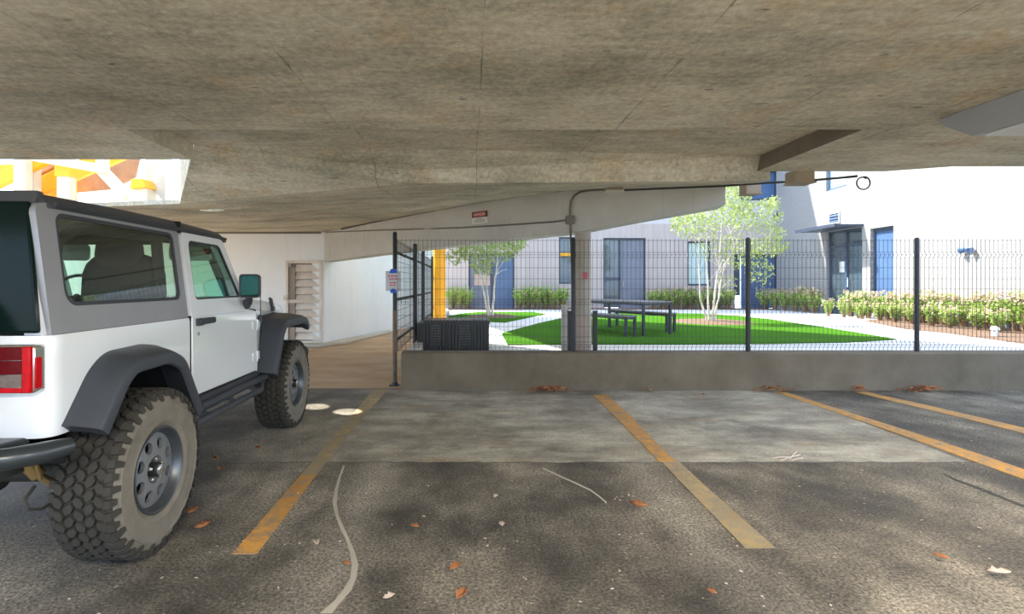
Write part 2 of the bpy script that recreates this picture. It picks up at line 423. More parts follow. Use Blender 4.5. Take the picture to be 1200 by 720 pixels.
class MB:
    def __init__(self):
        self.v, self.f, self.m = [], [], []
        self.mi = 0

    def add(self, vs, fs, mi=None):
        o = len(self.v)
        self.v += [tuple(p) for p in vs]
        self.f += [tuple(i + o for i in f) for f in fs]
        self.m += [self.mi if mi is None else mi] * len(fs)

    def box(self, x0, x1, y0, y1, z0, z1, mi=None, M4=None):
        vs = [Vector((x, y, z)) for z in (z0, z1) for y in (y0, y1) for x in (x0, x1)]
        if M4 is not None:
            vs = [M4 @ p for p in vs]
        self.add(vs, [(0, 2, 3, 1), (4, 5, 7, 6), (0, 1, 5, 4), (2, 6, 7, 3), (0, 4, 6, 2), (1, 3, 7, 5)], mi)

    def hexa(self, lo, hi, mi=None):
        """lo, hi: two lists of n points, bridged and capped"""
        n = len(lo)
        fs = [tuple(range(n - 1, -1, -1)), tuple(range(n, 2 * n))]
        fs += [(i, (i + 1) % n, n + (i + 1) % n, n + i) for i in range(n)]
        self.add(list(lo) + list(hi), fs, mi)

    def loft(self, rings, closed=True, caps=True, mi=None, loop=False):
        n = len(rings[0])
        vs = [p for r in rings for p in r]
        fs = []
        k = len(rings)
        for a in range(k if loop else k - 1):
            b = (a + 1) % k
            for i in range(n if closed else n - 1):
                j = (i + 1) % n
                fs.append((a * n + i, a * n + j, b * n + j, b * n + i))
        if caps and closed and not loop:
            fs.append(tuple(range(n - 1, -1, -1)))
            fs.append(tuple((k - 1) * n + i for i in range(n)))
        self.add(vs, fs, mi)

    def tube(self, pts, r, n=8, mi=None, caps=True):
        pts = [Vector(p) for p in pts]
        rs = r if isinstance(r, (list, tuple)) else [r] * len(pts)
        rings = []
        up = None
        for i, p in enumerate(pts):
            t = (pts[min(i + 1, len(pts) - 1)] - pts[max(i - 1, 0)]).normalized()
            if up is None:
                up = Vector((0, 0, 1)) if abs(t.z) < 0.9 else Vector((1, 0, 0))
            a = t.cross(up).normalized()
            b = a.cross(t).normalized()
            up = b
            rings.append([p + rs[i] * (math.cos(2 * PI * k / n) * a + math.sin(2 * PI * k / n) * b) for k in range(n)])
        self.loft(rings, True, caps, mi)

    def lathe(self, prof, n=48, axis='x', centre=(0, 0, 0), mi=None, closed=False):
        """prof: (radius, along)"""
        c = Vector(centre)
        rings = []
        for k in range(n):
            a = 2 * PI * k / n
            ca, sa = math.cos(a), math.sin(a)
            ring = []
            for r, t in prof:
                if axis == 'x':
                    ring.append(c + Vector((t, r * ca, r * sa)))
                elif axis == 'y':
                    ring.append(c + Vector((r * ca, t, r * sa)))
                else:
                    ring.append(c + Vector((r * ca, r * sa, t)))
            rings.append(ring)
        self.loft(rings, closed, False, mi, loop=True)

    def prism(self, poly, axis, a, b, mi=None):
        def pt(p, t):
            if axis == 'x':
                return Vector((t, p[0], p[1]))
            if axis == 'y':
                return Vector((p[0], t, p[1]))
            return Vector((p[0], p[1], t))
        self.hexa([pt(p, a) for p in poly], [pt(p, b) for p in poly], mi)

    def ellip(self, c, rx, ry, rz, nu=16, nv=10, mi=None, power=1.0):
        c = Vector(c)

        def s(x):
            return math.copysign(abs(x) ** power, x)
        rings = []
        for j in range(1, nv):
            ph = -PI / 2 + PI * j / nv
            rings.append([c + Vector((rx * s(math.cos(ph)) * s(math.cos(2 * PI * i / nu)), ry * s(math.cos(ph)) * s(math.sin(2 * PI * i / nu)), rz * s(math.sin(ph)))) for i in range(nu)])
        self.loft(rings, True, True, mi)

    def build(self, name, mats, parent=None, smooth=30, bevel=0.0, loc=None, rotz=0.0):
        me = bpy.data.meshes.new(name)
        me.from_pydata(self.v, [], self.f)
        if not isinstance(mats, (list, tuple)):
            mats = [mats]
        for x in mats:
            me.materials.append(x)
        me.polygons.foreach_set('material_index', self.m)
        bm = bmesh.new()
        bm.from_mesh(me)
        bmesh.ops.recalc_face_normals(bm, faces=bm.faces)
        bm.to_mesh(me)
        bm.free()
        if smooth:
            me.shade_smooth()
            me.set_sharp_from_angle(angle=R(smooth))
        o = bpy.data.objects.new(name, me)
        COL.objects.link(o)
        if parent is not None:
            o.parent = parent
        if loc is not None:
            o.location = loc
        o.rotation_euler.z = rotz
        if bevel:
            bv = o.modifiers.new('edge', 'BEVEL')
            bv.width = bevel
            bv.segments = 2
            bv.limit_method = 'ANGLE'
            bv.angle_limit = R(35)
            bv.harden_normals = False
        return o


def tag(o, label=None, cat=None, group=None, kind=None):
    if label:
        o['label'] = label
    if cat:
        o['category'] = cat
    if group:
        o['group'] = group
    if kind:
        o['kind'] = kind
    return o


def struct(o):
    o['kind'] = 'structure'
    return o


def empty(name, loc, label, cat, group=None, rotz=0.0):
    o = bpy.data.objects.new(name, None)
    o.location = loc
    o.rotation_euler.z = rotz
    o.empty_display_size = 0.2
    COL.objects.link(o)
    return tag(o, label, cat, group)


def copy_tree(o, parent=None):
    c = o.copy()
    COL.objects.link(c)
    c.parent = parent
    for ch in list(o.children):
        copy_tree(ch, c)
    return c


def boolean_cut(o, cutters):
    """cut closed cutter builders out of mesh object o"""
    tmp = []
    for mb in cutters:
        t = mb.build('cutter', M['black'], smooth=0)
        md = o.modifiers.new('cut', 'BOOLEAN')
        md.operation = 'DIFFERENCE'
        md.solver = 'EXACT'
        md.object = t
        tmp.append(t)
    dg = bpy.context.evaluated_depsgraph_get()
    dg.update()
    me = bpy.data.meshes.new_from_object(o.evaluated_get(dg))
    o.modifiers.clear()
    o.data = me
    for t in tmp:
        bpy.data.objects.remove(t, do_unlink=True)
    return o


def rrect(y0, y1, z0, z1, r, n=5):
    """rounded rectangle loop in (y, z); counter-clockwise"""
    rs = r if isinstance(r, (list, tuple)) else [r] * 4
    out = []
    for (cy, cz, a0, rr) in ((y1 - rs[0], z0 + rs[0], -90, rs[0]), (y1 - rs[1], z1 - rs[1], 0, rs[1]), (y0 + rs[2], z1 - rs[2], 90, rs[2]), (y0 + rs[3], z0 + rs[3], 180, rs[3])):
        for k in range(n + 1):
            a = R(a0 + 90 * k / n)
            out.append((cy + rr * math.cos(a), cz + rr * math.sin(a)))
    return out


def round_poly(poly, r, n=4):
    """round the corners of a polygon; the same number of points for every corner"""
    out = []
    k = len(poly)
    rs = r if isinstance(r, (list, tuple)) else [r] * k
    for i in range(k):
        p0, p1, p2 = Vector(poly[i - 1]), Vector(poly[i]), Vector(poly[(i + 1) % k])
        a = (p0 - p1).normalized()
        b = (p2 - p1).normalized()
        rr = rs[i]
        A, B = p1 + a * rr, p1 + b * rr
        for j in range(n + 1):
            t = j / n
            q = (1 - t) ** 2 * A + 2 * t * (1 - t) * p1 + t * t * B
            out.append((q.x, q.y))
    return out


# ------------------------------------------------------------------ light and sky
SUN_DIR = Vector((2.0, -1.0, -3.0)).normalized()
sun = bpy.data.lights.new('sun', 'SUN')
sun.energy = 7.0
sun.angle = R(0.8)
sun.color = (1.0, 0.95, 0.86)
suno = bpy.data.objects.new('sun', sun)
suno.rotation_euler = SUN_DIR.to_track_quat('-Z', 'Y').to_euler()
suno.location = (-20, 30, 40)
COL.objects.link(suno)

world = bpy.data.worlds.new('sky')
scene.world = world
world.use_nodes = True
wn = world.node_tree
bg = wn.nodes['Background']
sky = wn.nodes.new('ShaderNodeTexSky')
sky.sky_type = 'NISHITA'
sky.sun_disc = False
sky.sun_elevation = R(53)
sky.sun_rotation = math.atan2(-2.0, 1.0)
sky.air_density = 1.0
sky.dust_density = 2.0
skymix = wn.nodes.new('ShaderNodeMix')
skymix.data_type = 'RGBA'
skymix.inputs[0].default_value = 0.45
skymix.inputs[7].default_value = (5.0, 6.6, 9.4, 1)
wn.links.new(sky.outputs[0], skymix.inputs[6])
wn.links.new(skymix.outputs[2], bg.inputs['Color'])
bg.inputs['Strength'].default_value = 0.30

vs = scene.view_settings
scene.display_settings.display_device = 'sRGB'
vs.view_transform = 'Standard'
vs.look = 'None'
vs.exposure = 1.0
vs.gamma = 1.0
vs.use_curve_mapping = False

# ------------------------------------------------------------------ ground, floor, kerb
g = MB()
g.box(-60, 60, -60, 70, -0.30, -0.06)
struct(g.build('ground', M['apron'], smooth=0))
g = MB()
g.box(-9.5, 14, -2.6, 7.0, -0.05, 0.0)
g.box(-14, -0.95, 7.0, 20.0, -0.05, 0.0)
struct(g.build('floor', M['floor'], smooth=0))

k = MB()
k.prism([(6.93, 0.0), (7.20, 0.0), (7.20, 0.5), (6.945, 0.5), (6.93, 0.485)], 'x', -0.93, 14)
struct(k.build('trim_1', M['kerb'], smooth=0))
k = MB()
k.box(-0.95, -0.80, 7.2, 19.6, 0, 0.44)
struct(k.build('trim_2', M['beam'], smooth=0, bevel=0.01))

# courtyard paving
c = MB()
c.box(-0.8, 20, 7.2, 24.5, 0.0, ZG)
struct(c.build('path', M['path'], smooth=0))


def slab_poly(name, pts, z0, z1, mat):
    mb = MB()
    mb.prism([(p.x, p.y) for p in pts], 'z', z0, z1)
    return mb.build(name, mat, smooth=0)


def smooth_poly(pts, n=3):
    p2 = [(p.x, p.y) for p in pts]
    return p2


lawn_px = [(595, 405), (700, 404), (800, 404), (900, 403.5), (990, 402), (1050, 398.5), (1000, 390), (940, 380.5), (900, 374.5), (860, 370.5), (820, 368.3), (760, 367.5), (700, 368.3), (672, 370.5), (630, 380), (588, 391.5)]
struct(slab_poly('lawn', [G(*p, ZG) for p in lawn_px], ZG - 0.02, ZG + 0.022, M['grass']))
lawn2 = [(523, 372), (560, 377), (592, 378.5), (640, 368.5), (625, 366.3), (560, 366.3), (540, 368)]
struct(slab_poly('lawn', [G(*p, ZG) for p in lawn2], ZG - 0.02, ZG + 0.022, M['grass']))
mulch = [(1015, 377), (1060, 386), (1110, 391), (1200, 403.5), (1290, 415), (1290, 396), (1200, 388), (1120, 380), (1050, 374)]
struct(slab_poly('terrain', [G(*p, ZG) for p in mulch], ZG - 0.02, ZG + 0.03, M['mulch']))
for name, cpx, rx, ry in (('terrain', (834, 378.5), 1.15, 1.2), ('terrain', (577, 371.7), 0.9, 1.1)):
    cc = G(*cpx, ZG)
    slab = [Vector((cc.x + rx * math.cos(a * PI / 12), cc.y + ry * math.sin(a * PI / 12), 0)) for a in range(24)]
    mb = MB()
    rings = []
    for f, z in ((1.0, ZG), (0.9, ZG + 0.045), (0.4, ZG + 0.09)):
        rings.append([Vector((cc.x + (p.x - cc.x) * f, cc.y + (p.y - cc.y) * f, z)) for p in slab])
    mb.loft(rings)
    struct(mb.build(name, M['mulch']))
mb = MB()
mb.box(-1.0, 13.4, 22.55, 23.6, ZG - 0.02, ZG + 0.03)
struct(mb.build('terrain', M['mulch'], smooth=0))

# ------------------------------------------------------------------ ceiling
ZB, ZT = 2.55, 2.69
XL, XR = -2.52, 2.87
Y0, Y1 = 3.81, 5.22
cb = MB()
# near slab
cb.box(-6.2, 6.4, -2.0, Y0, ZB, 2.95)
# low panels left and right of the coffer
cb.hexa([Vector(p) for p in ((-6.2, Y0, ZB), (XL, Y0, ZB), (XL, 4.72, ZB), (-6.2, 4.72, ZB))],
        [Vector(p) for p in ((-6.2, Y0, 2.95), (XL, Y0, 2.95), (XL, 4.72, 2.95), (-6.2, 4.72, 2.95))])
rp = [(XR, Y0), (6.4, Y0), (6.4, 5.0), (4.63, 5.0), (4.15, Y1), (XR, Y1)]
cb.prism(rp, 'z', ZB, 2.95)
# coffer roof
cb.box(XL, XR, Y0, 5.4, ZT, 2.95)
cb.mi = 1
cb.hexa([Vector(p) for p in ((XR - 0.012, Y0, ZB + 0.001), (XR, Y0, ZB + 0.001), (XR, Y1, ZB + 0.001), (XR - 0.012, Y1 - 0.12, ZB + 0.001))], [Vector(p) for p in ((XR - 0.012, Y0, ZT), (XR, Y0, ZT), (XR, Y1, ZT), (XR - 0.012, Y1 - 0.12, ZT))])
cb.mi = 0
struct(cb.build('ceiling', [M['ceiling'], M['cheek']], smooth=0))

# far slab: solid with a warped underside
A0 = Vector((-9.0, 6.9, 2.30))
A1 = Vector((-3.36, 6.0, 2.345))
A2 = Vector((-0.616, 5.22, 2.43))
A3 = Vector((3.0, 5.22, 2.455))
T0 = Vector((XL, 4.74, ZT))
T1 = Vector((-0.7, 4.88, ZT))
T2 = Vector((XR, 5.15, ZT))
B2a = Vector((-0.616, 5.22, 2.56))
B3a = Vector((3.0, 5.22, 2.55))
W0 = Vector((-9.0, 12.0, 2.62))
W1 = Vector((-3.40, 12.0, 2.62))
Q = [W1, P(440, 259, 10.6), P(500, 247.5, 9.5), P(560, 236, 8.75), P(600, 229.5, 8.3), P(640, 223.5, 7.9), P(683, 220.5, 7.5), P(740, 217.5, 7.1), P(850, 215.3, 6.75)]
Q = [q + Vector((0.10, 0.14, 0.0)) for q in Q]
Q[0] = W1
cf = MB()
up = Vector((0, 0, 0.28))


def solid(poly, top=3.05):
    cf.hexa(poly, [Vector((p.x, p.y, top)) for p in poly])


# end slope of the coffer
solid([T1, B2a, B3a, T2])
solid([T0, A1, A2, B2a, T1])
# riser body in front of the far slab (B2a..B3a down to A2..A3) and the far underside as a fan of wedges
near = [A1, A2, A2.lerp(A3, 0.16), A2.lerp(A3, 0.32), A2.lerp(A3, 0.46), A2.lerp(A3, 0.60), A2.lerp(A3, 0.74), A2.lerp(A3, 0.88), A3]
for i in range(1, len(Q) - 1):
    solid([near[i], near[i + 1], Q[i + 1], Q[i]])
far = cf.build('ceiling', M['ceiling'], smooth=0)
# two round openings added to cast the bright spots on the floor by the front wheel
cuts = []
for tgt in (Vector((-1.37, 5.78, 0)), Vector((-1.80, 6.02, 0))):
    a = tgt - SUN_DIR * 2.3
    b2 = tgt - SUN_DIR * 4.6
    mbx = MB()
    mbx.tube([a, b2], 0.135, 20)
    cuts.append(mbx)
struct(far)
mbw = MB()
poly = [near[0], near[1], Q[1], Q[0]]
mbw.hexa(poly, [Vector((p.x, p.y, p.z + t_)) for p, t_ in zip(poly, (0.5, 0.6, 0.4, 0.4))])
o = mbw.build('ceiling', M['ceiling'], smooth=0)
struct(boolean_cut(o, cuts))
mbw = MB()
poly = [A0, A1, W1, W0]
mbw.hexa(poly, [Vector((p.x, p.y, p.z + t_)) for p, t_ in zip(poly, (0.05, 0.05, 0.70, 0.70))])
o = mbw.build('ceiling', M['ceiling'], smooth=0)
struct(boolean_cut(o, cuts))

# unseen slabs added overhead to shade the opening at the left and the near lawn
d = MB()
d.box(-14, -3.5, 4.9, 6.85, 5.2, 5.5)
struct(d.build('roof', M['ceiling'], smooth=0))  # added sun-blocking slab above the left opening
d = MB()
dk = [(-1.8, 20.0), (3.6, 13.2), (8.5, 7.0), (3.2, 1.5), (-2.6, 9.6), (-5.0, 20.0)]
d.prism(dk, 'z', 7.0, 7.4)
struct(d.build('roof', M['ceiling'], smooth=0))  # added sun-blocking slab above the lawn, out of view

# ------------------------------------------------------------------ beam, column, conduits
bm_ = MB()
beam_line = [(380, 12.0, 300, 306.5), (440, 10.6, 300, 298.5), (500, 9.5, 300, 291.5), (560, 8.75, 300, 284.5), (600, 8.3, 300, 280), (640, 7.9, 300, 275.5), (683, 7.5, 300, 271), (740, 7.1, 300, 259.5), (850, 6.75, 300, 240)]
rings = []
for (px, dd, _, yb) in beam_line:
    lo = P(px, yb, dd)
    n = Vector((0.10, 0.45, 0))
    rings.append([lo, Vector((lo.x, lo.y, 3.02)), Vector((lo.x, lo.y, 3.02)) + n, lo + n])
bm_.loft(rings)
struct(bm_.build('beam', M['beam'], smooth=25))

cl = MB()
cl.lathe([(0.0, 0.3), (0.128, 0.3), (0.124, 0.95)], 32, 'z')
cl.mi = 1
cl.lathe([(0.124, 0.95), (0.118, 2.3), (0.0, 2.3)], 32, 'z')
colo = cl.build('round_column', [M['column_pink'], M['column']], loc=(P(683, 300, 7.75).x, 7.75, 0))
struct(colo)
pp = MB()
cyl = P(515, 330, 12.0)
pp.lathe([(0.0, 0.0), (0.14, 0.0), (0.14, 3.6), (0.0, 3.6)], 32, 'z')
yc = pp.build('yellow_column', M['yellow'], loc=(cyl.x, cyl.y, ZG))
tag(yc, 'round bright yellow column behind the black slatted box', 'column', kind='thing')
# small red sticker on the concrete column
st = MB()
st.box(-0.035, 0.035, -0.003, 0.0, -0.05, 0.05)
o = st.build('sticker', M['red_ink'], loc=(colo.location.x + 0.005, 7.75 - 0.1235, P(0, 323, 7.63).z))
tag(o, 'small red sticker halfway up the round concrete column', 'sticker')

# conduit runs on the beam


def on_beam(px, py, off=0.02):
    for a, b in zip(beam_line[:-1], beam_line[1:]):
        if a[0] <= px <= b[0]:
            t = (px - a[0]) / (b[0] - a[0])
            pa, pb = P(a[0], 300, a[1]), P(b[0], 300, b[1])
            # intersect the pixel column's ray with the beam face
            kx = (px - CX) / F
            den = (pb.x - pa.x) - kx * (pb.y - pa.y)
            t = (kx * pa.y - pa.x) / den
            dd = pa.y + t * (pb.y - pa.y) - off
            return P(px, py, dd)
    return P(px, py, 6.7 - off)


cr = empty('conduit_run', on_beam(520, 267), 'thin grey conduit along the lower part of the concrete beam', 'conduit')
cr.location = (0, 0, 0)
t = MB()
t.tube([on_beam(px, py) for px, py in ((382, 272.5), (430, 270.5), (480, 269), (540, 267), (600, 263.5), (650, 260), (664, 258))], 0.014, 6)
t.build('pipe', M['conduit'], cr)
bx = MB()
c0 = on_beam(668, 258, 0.05)
bx.box(c0.x - 0.06, c0.x + 0.06, c0.y - 0.04, c0.y + 0.05, c0.z - 0.06, c0.z + 0.06)
bx.build('box', M['conduit'], cr, bevel=0.006)
cr2 = empty('conduit_riser', (0, 0, 0), 'grey conduit bending from the ceiling box down beside the round column', 'conduit')
t = MB()
t.tube([on_beam(px, py, 0.03) for px, py in ((708, 222.5), (690, 223.5), (680, 225), (673, 229), (669, 236), (668, 245), (668, 258), (668.5, 270))] + [P(669.5, 290, 7.3), P(671, 350, 7.3), P(671, 408, 7.3)], 0.015, 6)
t.build('pipe', M['conduit'], cr2)
t = MB()
t.tube([on_beam(px, py, 0.04) for px, py in ((400, 268.5), (440, 259.8), (500, 248.3), (560, 236.8), (600, 230.5), (640, 224.8), (680, 221), (710, 219.5))], 0.020, 6)
o = t.build('ceiling_pipe', M['cable'])
tag(o, 'dark pipe following the joint between beam and ceiling', 'pipe')
t = MB()
t.tube([Vector((-9, 11.95, 2.60)), Vector((-3.45, 11.95, 2.60))], 0.03, 6)
o = t.build('wall_pipe', M['conduit'])
tag(o, 'thin grey pipe along the top of the white wall with louvred door', 'pipe')
# junction boxes under the slab
for i, (px, py, dd, w, hh, lab) in enumerate(((719, 219.5, 6.55, 0.19, 0.11, 'brown junction box at the top of the beam above the column'),
                                              (879, 221, 6.6, 0.19, 0.14, 'brown junction box hanging just beyond the beam tip'),
                                              (937, 208, 5.35, 0.20, 0.12, 'larger brown junction box at the edge of the ceiling slab'))):
    c0 = P(px, py, dd)
    e = empty('junction_box', c0, lab, 'junction box', 'junction boxes under the slab')
    b_ = MB()
    b_.box(-w / 2, w / 2, -0.09, 0.09, -hh / 2, hh / 2)
    b_.build('housing', M['box_brown'], e, bevel=0.008)
    b_ = MB()
    b_.box(-w / 2 - 0.01, w / 2 + 0.01, -0.10, 0.10, -hh / 2 - 0.012, -hh / 2 + 0.004)
    b_.build('cover', M['cream'] if i == 0 else M['box_brown'], e)
    b_ = MB()
    b_.tube([(0, 0, hh / 2), (0, 0, hh / 2 + 0.16)], 0.03, 8)
    b_.build('hanger', M['conduit'], e)
t = MB()
pts = [P(731, 223, 6.5), P(790, 220.5, 6.45), P(850, 218, 6.4), P(900, 214.5, 6.0), P(950, 211.5, 5.5), P(985, 208.5, 5.3), P(1005, 206.5, 5.2)]
t.tube(pts, 0.013, 6)
ctr = P(1013, 214.5, 5.15)
loop = [ctr + Vector((0.062 * math.cos(PI * 0.7 - 2 * PI * k / 24), 0.004 * k / 4, 0.062 * math.sin(PI * 0.7 - 2 * PI * k / 24))) for k in range(30)]
t.tube(loop, 0.007, 6)
o = t.build('slack_cable', M['cable'])
tag(o, 'black cable strung under the slab ending in a coiled loop', 'cable')

# ------------------------------------------------------------------ left wall, louvred door, right flank of white wall
w = MB()


def holed(mb, s0, s1, z0, z1, holes, fn, th, mi=0):
    """wall between s0..s1 and z0..z1 with rectangular holes; fn(s, z, depth) -> point"""
    ss = sorted({s0, s1, *[h[0] for h in holes], *[h[1] for h in holes]})
    zs = sorted({z0, z1, *[h[2] for h in holes], *[h[3] for h in holes]})
    for a, b in zip(ss[:-1], ss[1:]):
        runs = []
        for e, f in zip(zs[:-1], zs[1:]):
            if any(h[0] <= a + 1e-6 and b - 1e-6 <= h[1] and h[2] <= e + 1e-6 and f - 1e-6 <= h[3] for h in holes):
                continue
            if runs and abs(runs[-1][1] - e) < 1e-6:
                runs[-1][1] = f
            else:
                runs.append([e, f])
        for e, f in runs:
            mb.hexa([fn(a, e, 0), fn(b, e, 0), fn(b, f, 0), fn(a, f, 0)], [fn(a, e, th), fn(b, e, th), fn(b, f, th), fn(a, f, th)], mi)


DX0, DX1, DZ0, DZ1 = -4.27, -3.43, 0.06, 1.97
holed(w, -9.5, -3.38, 0, 2.62, [(DX0, DX1, DZ0, DZ1)], lambda s, z, t: Vector((s, 12.0 + t, z)), 0.25)
struct(w.build('wall_left', M['white_wall'], smooth=0))
w = MB()
pa, pb = Vector((-3.40, 12.0, 0)), Vector((-1.35, 19.4, 0))
nrm = Vector((-(pb - pa).y, (pb - pa).x, 0)).normalized()
w.hexa([pa, pb, pb + nrm * 0.3, pa + nrm * 0.3], [p + Vector((0, 0, 3.9)) for p in (pa, pb, pb + nrm * 0.3, pa + nrm * 0.3)])
struct(w.build('wall_flank', M['white_wall'], smooth=0))
lg = MB()
lg.prism([(-9, 11.62), (-3.35, 11.62), (-2.95, 12.2), (-2.30, 15.1), (-2.42, 15.3), (-3.4, 12.0), (-9, 12.0)], 'z', 0.0, 0.07)
struct(lg.build('trim_3', M['ledge'], smooth=0, bevel=0.02))

dr = struct(bpy.data.objects.new('door_1', None))
dr.location = (DX0, 12.02, DZ0)
COL.objects.link(dr)
dw, dh = DX1 - DX0, DZ1 - DZ0
f_ = MB()
f_.box(0, 0.06, -0.05, 0.1, 0, dh)
f_.box(dw - 0.06, dw, -0.05, 0.1, 0, dh)
f_.box(0.06, dw - 0.06, -0.05, 0.1, dh - 0.07, dh)
f_.box(0.06, dw - 0.06, -0.05, 0.1, 0, 0.05)
f_.build('door_frame', M['louvre_door'], dr, bevel=0.006)
f_ = MB()
f_.box(0.075, 0.21, -0.01, 0.07, 0.05, dh - 0.16)
f_.build('stile', M['louvre_stile'], dr, bevel=0.004)
f_ = MB()
for i in range(10):
    z = 0.07 + i * (dh - 0.16) / 10
    hh = (dh - 0.16) / 10 - 0.012
    f_.hexa([Vector((0.215, 0.005, z)), Vector((dw - 0.07, 0.005, z)), Vector((dw - 0.07, 0.075, z + hh * 0.9)), Vector((0.215, 0.075, z + hh * 0.9))],
            [Vector((0.215, 0.0, z + 0.02)), Vector((dw - 0.07, 0.0, z + 0.02)), Vector((dw - 0.07, 0.06, z + hh)), Vector((0.215, 0.06, z + hh))])
f_.build('louvre_slat', M['louvre_door'], dr, smooth=0)
f_ = MB()
f_.box(0.06, dw - 0.06, -0.03, 0.02, 0.92, 1.0)
f_.build('rail', M['cream'], dr, bevel=0.004)
f_ = MB()
f_.box(0.06, dw - 0.06, 0.10, 0.14, 0.0, dh)
f_.build('backing', M['louvre_stile'], dr, smooth=0)
f_ = MB()
f_.box(-0.03, 0.05, -0.09, -0.04, 0.98, 1.10)
f_.tube([(0.0, -0.09, 1.06), (0.09, -0.11, 1.06)], 0.014, 8)
f_.build('door_handle', M['cream'], dr, bevel=0.004)

# ------------------------------------------------------------------ far building: facade facing us
FD = 23.6
fs_ = FD / F


def FX(px):
    return (px - CX) * fs_


def FZ(py):
    return H + (CY - py) * fs_


FB = ZG
open_l = [  # px0, px1, py0, py1 (None = down to ground), kind
    ('gap', 549, 577, 297, None), ('bluedoor', 577, 603, 297, None), ('win', 655, 673, 278, 333), ('door', 707, 757, 279, None),
    ('palewin', 806, 833, 283, 335), ('rdoor', 860, 911, 298, None), ('upwin', 868, 911, 200, 235)]
holes = []
for (kd, a, b, t0, t1) in open_l:
    holes.append((FX(a), FX(b), FB if t1 is None else FZ(t1), FZ(t0)))
w = MB()
holed(w, -3.0, 14.4, FB, 4.15, [h for h in holes if h[3] < 4.1], lambda s, z, t: Vector((s, FD + t, z)), 0.35)
struct(w.build('wall_back', M['facade'], smooth=0))
w = MB()
holed(w, -3.0, 14.4, 4.15, 13.0, [h for h in holes if h[2] > 4.15], lambda s, z, t: Vector((s, FD + t, z)), 0.35)
struct(w.build('wall_back_upper', M['facade_upper'], smooth=0))


def opening(name, x0, x1, z0, z1, y, parts):
    e = struct(bpy.data.objects.new(name, None))
    e.location = (x0, y, z0)
    COL.objects.link(e)
    ww, hh = x1 - x0, z1 - z0
    fr = MB()
    t = 0.07
    fr.box(0, t, -0.02, 0.12, 0, hh)
    fr.box(ww - t, ww, -0.02, 0.12, 0, hh)
    fr.box(t, ww - t, -0.02, 0.12, hh - t, hh)
    if 'sill' in parts:
        fr.box(t, ww - t, -0.05, 0.12, 0, t * 1.2)
    fr.build('frame', M['dark_frame'], e, smooth=0)
    return e, ww, hh


n_d, n_w = 2, 1
for (kd, a, b, t0, t1), hl in zip(open_l, holes):
    x0, x1, z0, z1 = hl
    iswin = 'win' in kd
    nm = ('window_%d' % n_w) if iswin else ('door_%d' % n_d)
    if iswin:
        n_w += 1
    else:
        n_d += 1
    e, ww, hh = opening(nm, x0, x1, z0, z1, FD + 0.10, ['sill'] if iswin else [])
    pn = MB()
    if kd in ('win', 'palewin', 'upwin'):
        pn.box(0.06, ww - 0.06, 0.04, 0.07, 0.06, hh - 0.06)
        pn.build('glass', {'win': M['dark_glass'], 'palewin': M['pale_glass'], 'upwin': M['sky_panel']}[kd], e, smooth=0)
        if kd == 'win':
            q = MB()
            q.box(0.07, ww - 0.07, 0.0, 0.05, hh * 0.60, hh * 0.66)
            q.build('blind_rail', M['yellow'], e, smooth=0)
    elif kd == 'gap':
        pn.box(0.06, ww, 0.04, 0.08, 0, hh - 0.06)
        pn.build('panel', M['grey_door'], e, smooth=0)
        q = MB()
        q.box(0.25, ww - 0.1, 0.0, 0.04, hh * 0.42, hh * 0.62)
        q.build('notice', M['flower'], e, smooth=0)
    elif kd == 'bluedoor':
        pn.box(0.06, ww - 0.06, 0.03, 0.08, 0.02, hh - 0.06)
        for i in range(9):
            xx = 0.1 + i * (ww - 0.2) / 9
            pn.box(xx, xx + 0.02, 0.02, 0.04, 0.02, hh - 0.06)
        pn.build('leaf', M['blue_door'], e, smooth=0)
    elif kd == 'door':
        m_ = ww * 0.41
        pn.box(0.07, m_, 0.05, 0.07, 0.05, hh - 0.07)
        pn.build('glass', M['dark_glass'], e, smooth=0)
        q = MB()
        q.box(m_, ww - 0.07, 0.02, 0.08, 0.02, hh - 0.07)
        q.build('leaf', M['grey_door'], e, bevel=0.01)
        q = MB()
        q.box(m_ - 0.05, m_ + 0.02, -0.01, 0.1, 0.0, hh - 0.07)
        q.box(0.07, m_, -0.01, 0.1, hh * 0.40, hh * 0.44)
        q.build('mullion', M['dark_frame'], e, smooth=0)
        q = MB()
        q.tube([(m_ + 0.12, -0.05, 1.0), (m_ + 0.12, -0.05, 1.25)], 0.02, 8)
        q.tube([(m_ + 0.12, -0.05, 1.03), (m_ + 0.12, 0.03, 1.03)], 0.015, 6)
        q.tube([(m_ + 0.12, -0.05, 1.22), (m_ + 0.12, 0.03, 1.22)], 0.015, 6)
        q.build('door_handle', M['chrome'], e)
    elif kd == 'rdoor':
        pn.box(0.07, 0.35, 0.05, 0.07, 0.6, hh - 0.07)
        pn.build('glass', M['dark_glass'], e, smooth=0)
        q = MB()
        q.box(0.40, ww - 0.07, 0.02, 0.08, 0.02, hh - 0.07)
        for i in range(10):
            xx = 0.45 + i * (ww - 0.55) / 10
            q.box(xx, xx + 0.025, 0.0, 0.03, 0.02, hh - 0.07)
        q.build('leaf', M['blue_door'], e, smooth=0)

# ------------------------------------------------------------------ right wall (white brick)
WB = Vector((12.4 + 0.06 * 6.0, 6.0, 0))
WA = Vector((12.4 + 0.06 * 23.5, 23.5, 0))
wd = (WA - WB).normalized()
WROT = math.atan2(wd.y, wd.x)
wn_ = Vector((-wd.y, wd.x, 0))          # towards the camera side (west)


def WS(px):
    kx = (px - CX) / F
    dd = 12.4 / (kx - 0.06)
    return (Vector((kx * dd, dd, 0)) - WB).length, dd


def WZ(px, py):
    return H + (CY - py) * WS(px)[1] / F


